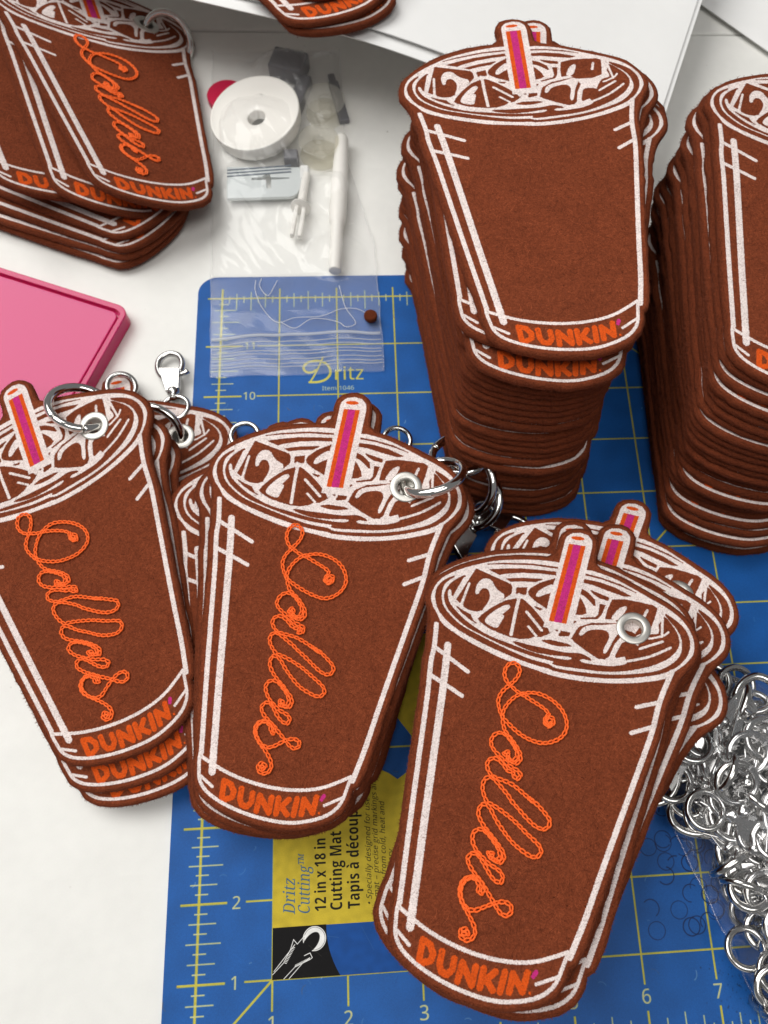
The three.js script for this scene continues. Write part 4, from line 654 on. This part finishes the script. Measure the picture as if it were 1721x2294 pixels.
  mesh('pin_stem', lathe([[0, pl2 * 0.48], [2.1, pl2 * 0.48], [1.7, pl2], [0, pl2]], 20), pla, sp); mesh('pin_flange', lathe([[0, pl2 * 0.45], [4.6, pl2 * 0.45], [4.6, pl2 * 0.48], [0, pl2 * 0.5]], 28), pla, sp);
  for (const s of [-1, 1]) { const q = mesh('pin_prong', new RoundedBoxGeometry(0.0019, pl2 * 0.00046, 0.003, 2, 0.0006), pla, sp); q.position.set(s * 0.0017, pl2 * 0.00023, 0); }
  // printed metal bracket
  {
    const br = thing('metal_bracket', 'pale metal bracket with three stripes and a cross shaped slot', 'bracket'); br.position.copy(at(596, 425, TABLE)); br.rotation.y = 0.03;
    const s = new THREE.Shape(); s.moveTo(-17, -9); s.lineTo(11, -9); s.quadraticCurveTo(15, -9, 16, -5); s.lineTo(19, 2); s.lineTo(19, 8); s.lineTo(-17, 9.5); s.closePath();
    const slot = new THREE.Path(); [[-6, 1.2], [-6, 3], [-1, 3.2], [1, 5.2], [3, 5.2], [3.2, 3], [12, 2.6], [12, 1.4], [3.4, 1], [3.4, -4.2], [1, -4.2], [0.6, 1]].forEach((p, i) => i ? slot.lineTo(...p) : slot.moveTo(...p)); s.holes.push(slot);
    const g = new THREE.ExtrudeGeometry(s, { depth: 1.1, bevelEnabled: true, bevelThickness: 0.3, bevelSize: 0.3, bevelSegments: 2 }); g.scale(0.001, 0.001, 0.001); g.rotateX(-Math.PI / 2);
    mesh('bracket_plate', g, phys({ color: RGB(0.62, 0.66, 0.66), roughness: 0.35, metalness: 0.2 }), br).position.y = 0.0032;
    for (let k = 0; k < 3; k++) { const t = mesh('painted_stripe', new THREE.BoxGeometry(0.030, 0.00016, 0.0007), std({ color: RGB(0.06, 0.09, 0.13), roughness: 0.5 }), br); t.position.set(-0.0022, 0.00474, -0.0046 - k * 0.0019); t.rotation.y = 0.06; }
    const lip = mesh('bracket_lip', new RoundedBoxGeometry(0.0045, 0.0034, 0.0085, 3, 0.0012), phys({ color: RGB(0.74, 0.74, 0.72), roughness: 0.4 }), br); lip.position.set(0.0190, 0.0036, -0.0052);
    const post = mesh('bracket_post', new RoundedBoxGeometry(0.007, 0.006, 0.006, 2, 0.001), grey, br); post.position.set(0.013, 0.0040, -0.0145);
  }
  const clear = phys({ color: RGB(0.93, 0.92, 0.88), roughness: 0.06, transmission: 0.9, thickness: 0, ior: 1.45, side: THREE.DoubleSide });
  [[730, 258, 0.5], [718, 350, 0]].forEach(([x, y, t], k) => {
    const bo = thing('bobbin', ['clear plastic bobbin beside the grey blade in the zip bag', 'clear plastic bobbin beside the white tool handle in the zip bag'][k], 'bobbin', 'clear bobbins'); bo.position.copy(at(x, y, TABLE)).y = TABLE + 0.0003;
    mesh('bobbin_core', lathe([[3, 0.4], [3, 8.6]], 28), clear, bo);
    for (const q of [0, 8.4]) mesh('bobbin_flange', lathe([[3, q], [9.6, q], [9.6, q + 0.8], [3, q + 0.8], [3, q]], 36), clear, bo);
    bo.rotation.set(0.12 * t, 0, -0.1 * t);
  });
  const strand = std({ color: RGB(0.82, 0.82, 0.84), roughness: 0.7 });
  const threads = [[[573, 628], [572, 650], [588, 690], [622, 722], [660, 712], [720, 708], [765, 692], [800, 692], [822, 702]], [[622, 628], [600, 662], [582, 640], [586, 624]], [[760, 640], [775, 690], [797, 725], [775, 732], [760, 722], [700, 714], [660, 735], [630, 722]]];
  threads.forEach((t, k) => tag(mesh('thread', sweep(curve(t.map(([x, y], i) => at(x, y, 0.0010 + 0.0002 * (i % 2) + 0.0003 * k)), 60), 0.00013, 5), strand), ['loose white thread winding from the zip bag middle to the felt dot', 'short loop of white thread at the top edge of the mat', 'white thread crossing the other thread above the zip'][k], 'thread', 'threads in the zip bag'));
  const dot = mesh('felt_dot', lathe([[0, 2.4], [2.4, 2.4], [2.9, 2.1], [3.0, 1.2], [2.8, 0.2], [2.4, 0], [0, 0]], 26), sideMats[2]); tag(dot, 'small round brown felt punching on the zip bag', 'felt dot'); dot.position.copy(at(831, 713, 0.002)).y = 0.0021;
}

// ---------------------------------------------------------------- pink tray
{
  const c = at(286, 676, 0.009), l = at(0, 586, 0.009), r = at(214, 858, 0.011), ux = l.clone().sub(c).setY(0).normalize(), uz = r.clone().sub(c).setY(0).normalize();
  const tray = thing('pink_tray', 'translucent pink plastic tray lid lying on the white table', 'tray');
  const Lx = 0.16, Lz = 0.12, h = 0.0070;
  const perp = V(-ux.z, 0, ux.x); if (perp.dot(uz) < 0) perp.negate();
  tray.position.copy(c).addScaledVector(ux, Lx / 2).addScaledVector(perp, Lz / 2).setY(TABLE);
  const zx = ux.clone().negate(); tray.rotation.y = Math.atan2(-zx.z, zx.x);
  const pink = phys({ color: RGB(0.80, 0.060, 0.26), roughness: 0.1, specularIntensity: 0.7, transmission: 0.32, thickness: 0, ior: 1.49, side: THREE.DoubleSide }), deep = phys({ color: RGB(0.78, 0.030, 0.20), roughness: 0.08, specularIntensity: 0.8, transmission: 0.4, thickness: 0, ior: 1.49, side: THREE.DoubleSide });
  const rect = (ix, r) => { const s = new THREE.Shape(), a = Lx / 2 - ix, b = Lz / 2 - ix; s.moveTo(-a + r, -b); s.lineTo(a - r, -b); s.absarc(a - r, -b + r, r, -Math.PI / 2, 0); s.lineTo(a, b - r); s.absarc(a - r, b - r, r, 0, Math.PI / 2); s.lineTo(-a + r, b); s.absarc(-a + r, b - r, r, Math.PI / 2, Math.PI); s.lineTo(-a, -b + r); s.absarc(-a + r, -b + r, r, Math.PI, Math.PI * 1.5); return s; };
  const ex = (s, d, y, m, n) => { const g = new THREE.ExtrudeGeometry(s, { depth: d, bevelEnabled: true, bevelThickness: 0.0004, bevelSize: 0.0004, bevelSegments: 2, curveSegments: 8 }); g.rotateX(-Math.PI / 2); const o = mesh(n, g, m, tray); o.position.y = y; return o; };
  ex(rect(0.0042, 0.003), 0.0012, h - 0.0026, pink, 'tray_panel');
  const wall = rect(0.0006, 0.005); wall.holes.push(rect(0.0024, 0.004)); ex(wall, h - 0.0012, 0.0006, deep, 'tray_wall');
  const lip = rect(0.0026, 0.004); lip.holes.push(rect(0.0050, 0.003)); ex(lip, 0.0012, h - 0.0042, deep, 'tray_lip');
}

// ---------------------------------------------------------------- white sheets
{
  const paper = std({ map: tex(speckle(512, [0.87, 0.87, 0.86], 0.02, 0), true, true), roughness: 0.75, side: THREE.DoubleSide });
  function sheet(name, corner, du, dv, Lu, Lv, hf, label, group) {
    const pos = [], idx = [], uv = [], nu = 40, nv = 30, th = 0.0006;
    const ring = [];
    for (const s of [1, 0]) for (let i = 0; i <= nu; i++) for (let j = 0; j <= nv; j++) {
      const a = Lu * i / nu, b = Lv * j / nv, p = corner.clone().addScaledVector(du, a).addScaledVector(dv, b);
      pos.push(p.x, hf(a, b) + s * th, p.z); uv.push(a * 4, b * 4);
    }
    const n1 = (nu + 1) * (nv + 1), id = (s, i, j) => (s ? 0 : n1) + i * (nv + 1) + j;
    for (let i = 0; i < nu; i++) for (let j = 0; j < nv; j++) { idx.push(id(1, i, j), id(1, i + 1, j), id(1, i, j + 1), id(1, i + 1, j), id(1, i + 1, j + 1), id(1, i, j + 1)); idx.push(id(0, i, j), id(0, i, j + 1), id(0, i + 1, j), id(0, i + 1, j), id(0, i, j + 1), id(0, i + 1, j + 1)); }
    for (let i = 0; i < nu; i++) for (const j of [0, nv]) idx.push(id(1, i, j), id(0, i, j), id(1, i + 1, j), id(0, i, j), id(0, i + 1, j), id(1, i + 1, j));
    for (let j = 0; j < nv; j++) for (const i of [0, nu]) idx.push(id(1, i, j), id(1, i, j + 1), id(0, i, j), id(0, i, j), id(1, i, j + 1), id(0, i, j + 1));
    return tag(mesh(name, geo(pos, idx, uv), paper), label, 'sheet', group);
  }
  const du = V(-0.952, 0, -0.306).normalize(), dv = V(0.37, 0, -0.93).normalize();
  const ramp = (t) => { const q = Math.min(1, Math.max(0, t)); return q * q * (3 - 2 * q); };
  const hf = (a, b) => 0.024 + 0.0185 * ramp(a / 0.17) + 0.0012 * Math.sin(a * 22 + b * 9);
  sheet('paper_sheet', V(0.199, 0, -0.366), du, dv, 0.42, 0.3, (a, b) => hf(a, b), 'white sheet raised over the far pile, lower of two with tags on top', 'white sheets');
  sheet('paper_sheet', V(0.199, 0, -0.372), du, dv, 0.42, 0.3, (a, b) => hf(a, b) + 0.0012 + 0.0016 * Math.exp(-b / 0.02) * (0.6 + 0.4 * Math.sin(a * 20)), 'white sheet raised over the far pile, upper of two carrying three tags', 'white sheets');
  const c = at(1560, 5, 0.001), d = at(1721, 118, 0.001).sub(c).setY(0).normalize(), e = V(d.z, 0, -d.x);
  sheet('paper_sheet', c.clone().addScaledVector(d, -0.01), d, e, 0.3, 0.2, () => 0.0012, 'separate white sheet lying on the table beyond the right hand stack', 'white sheets');
}

renderer.render(scene, camera);
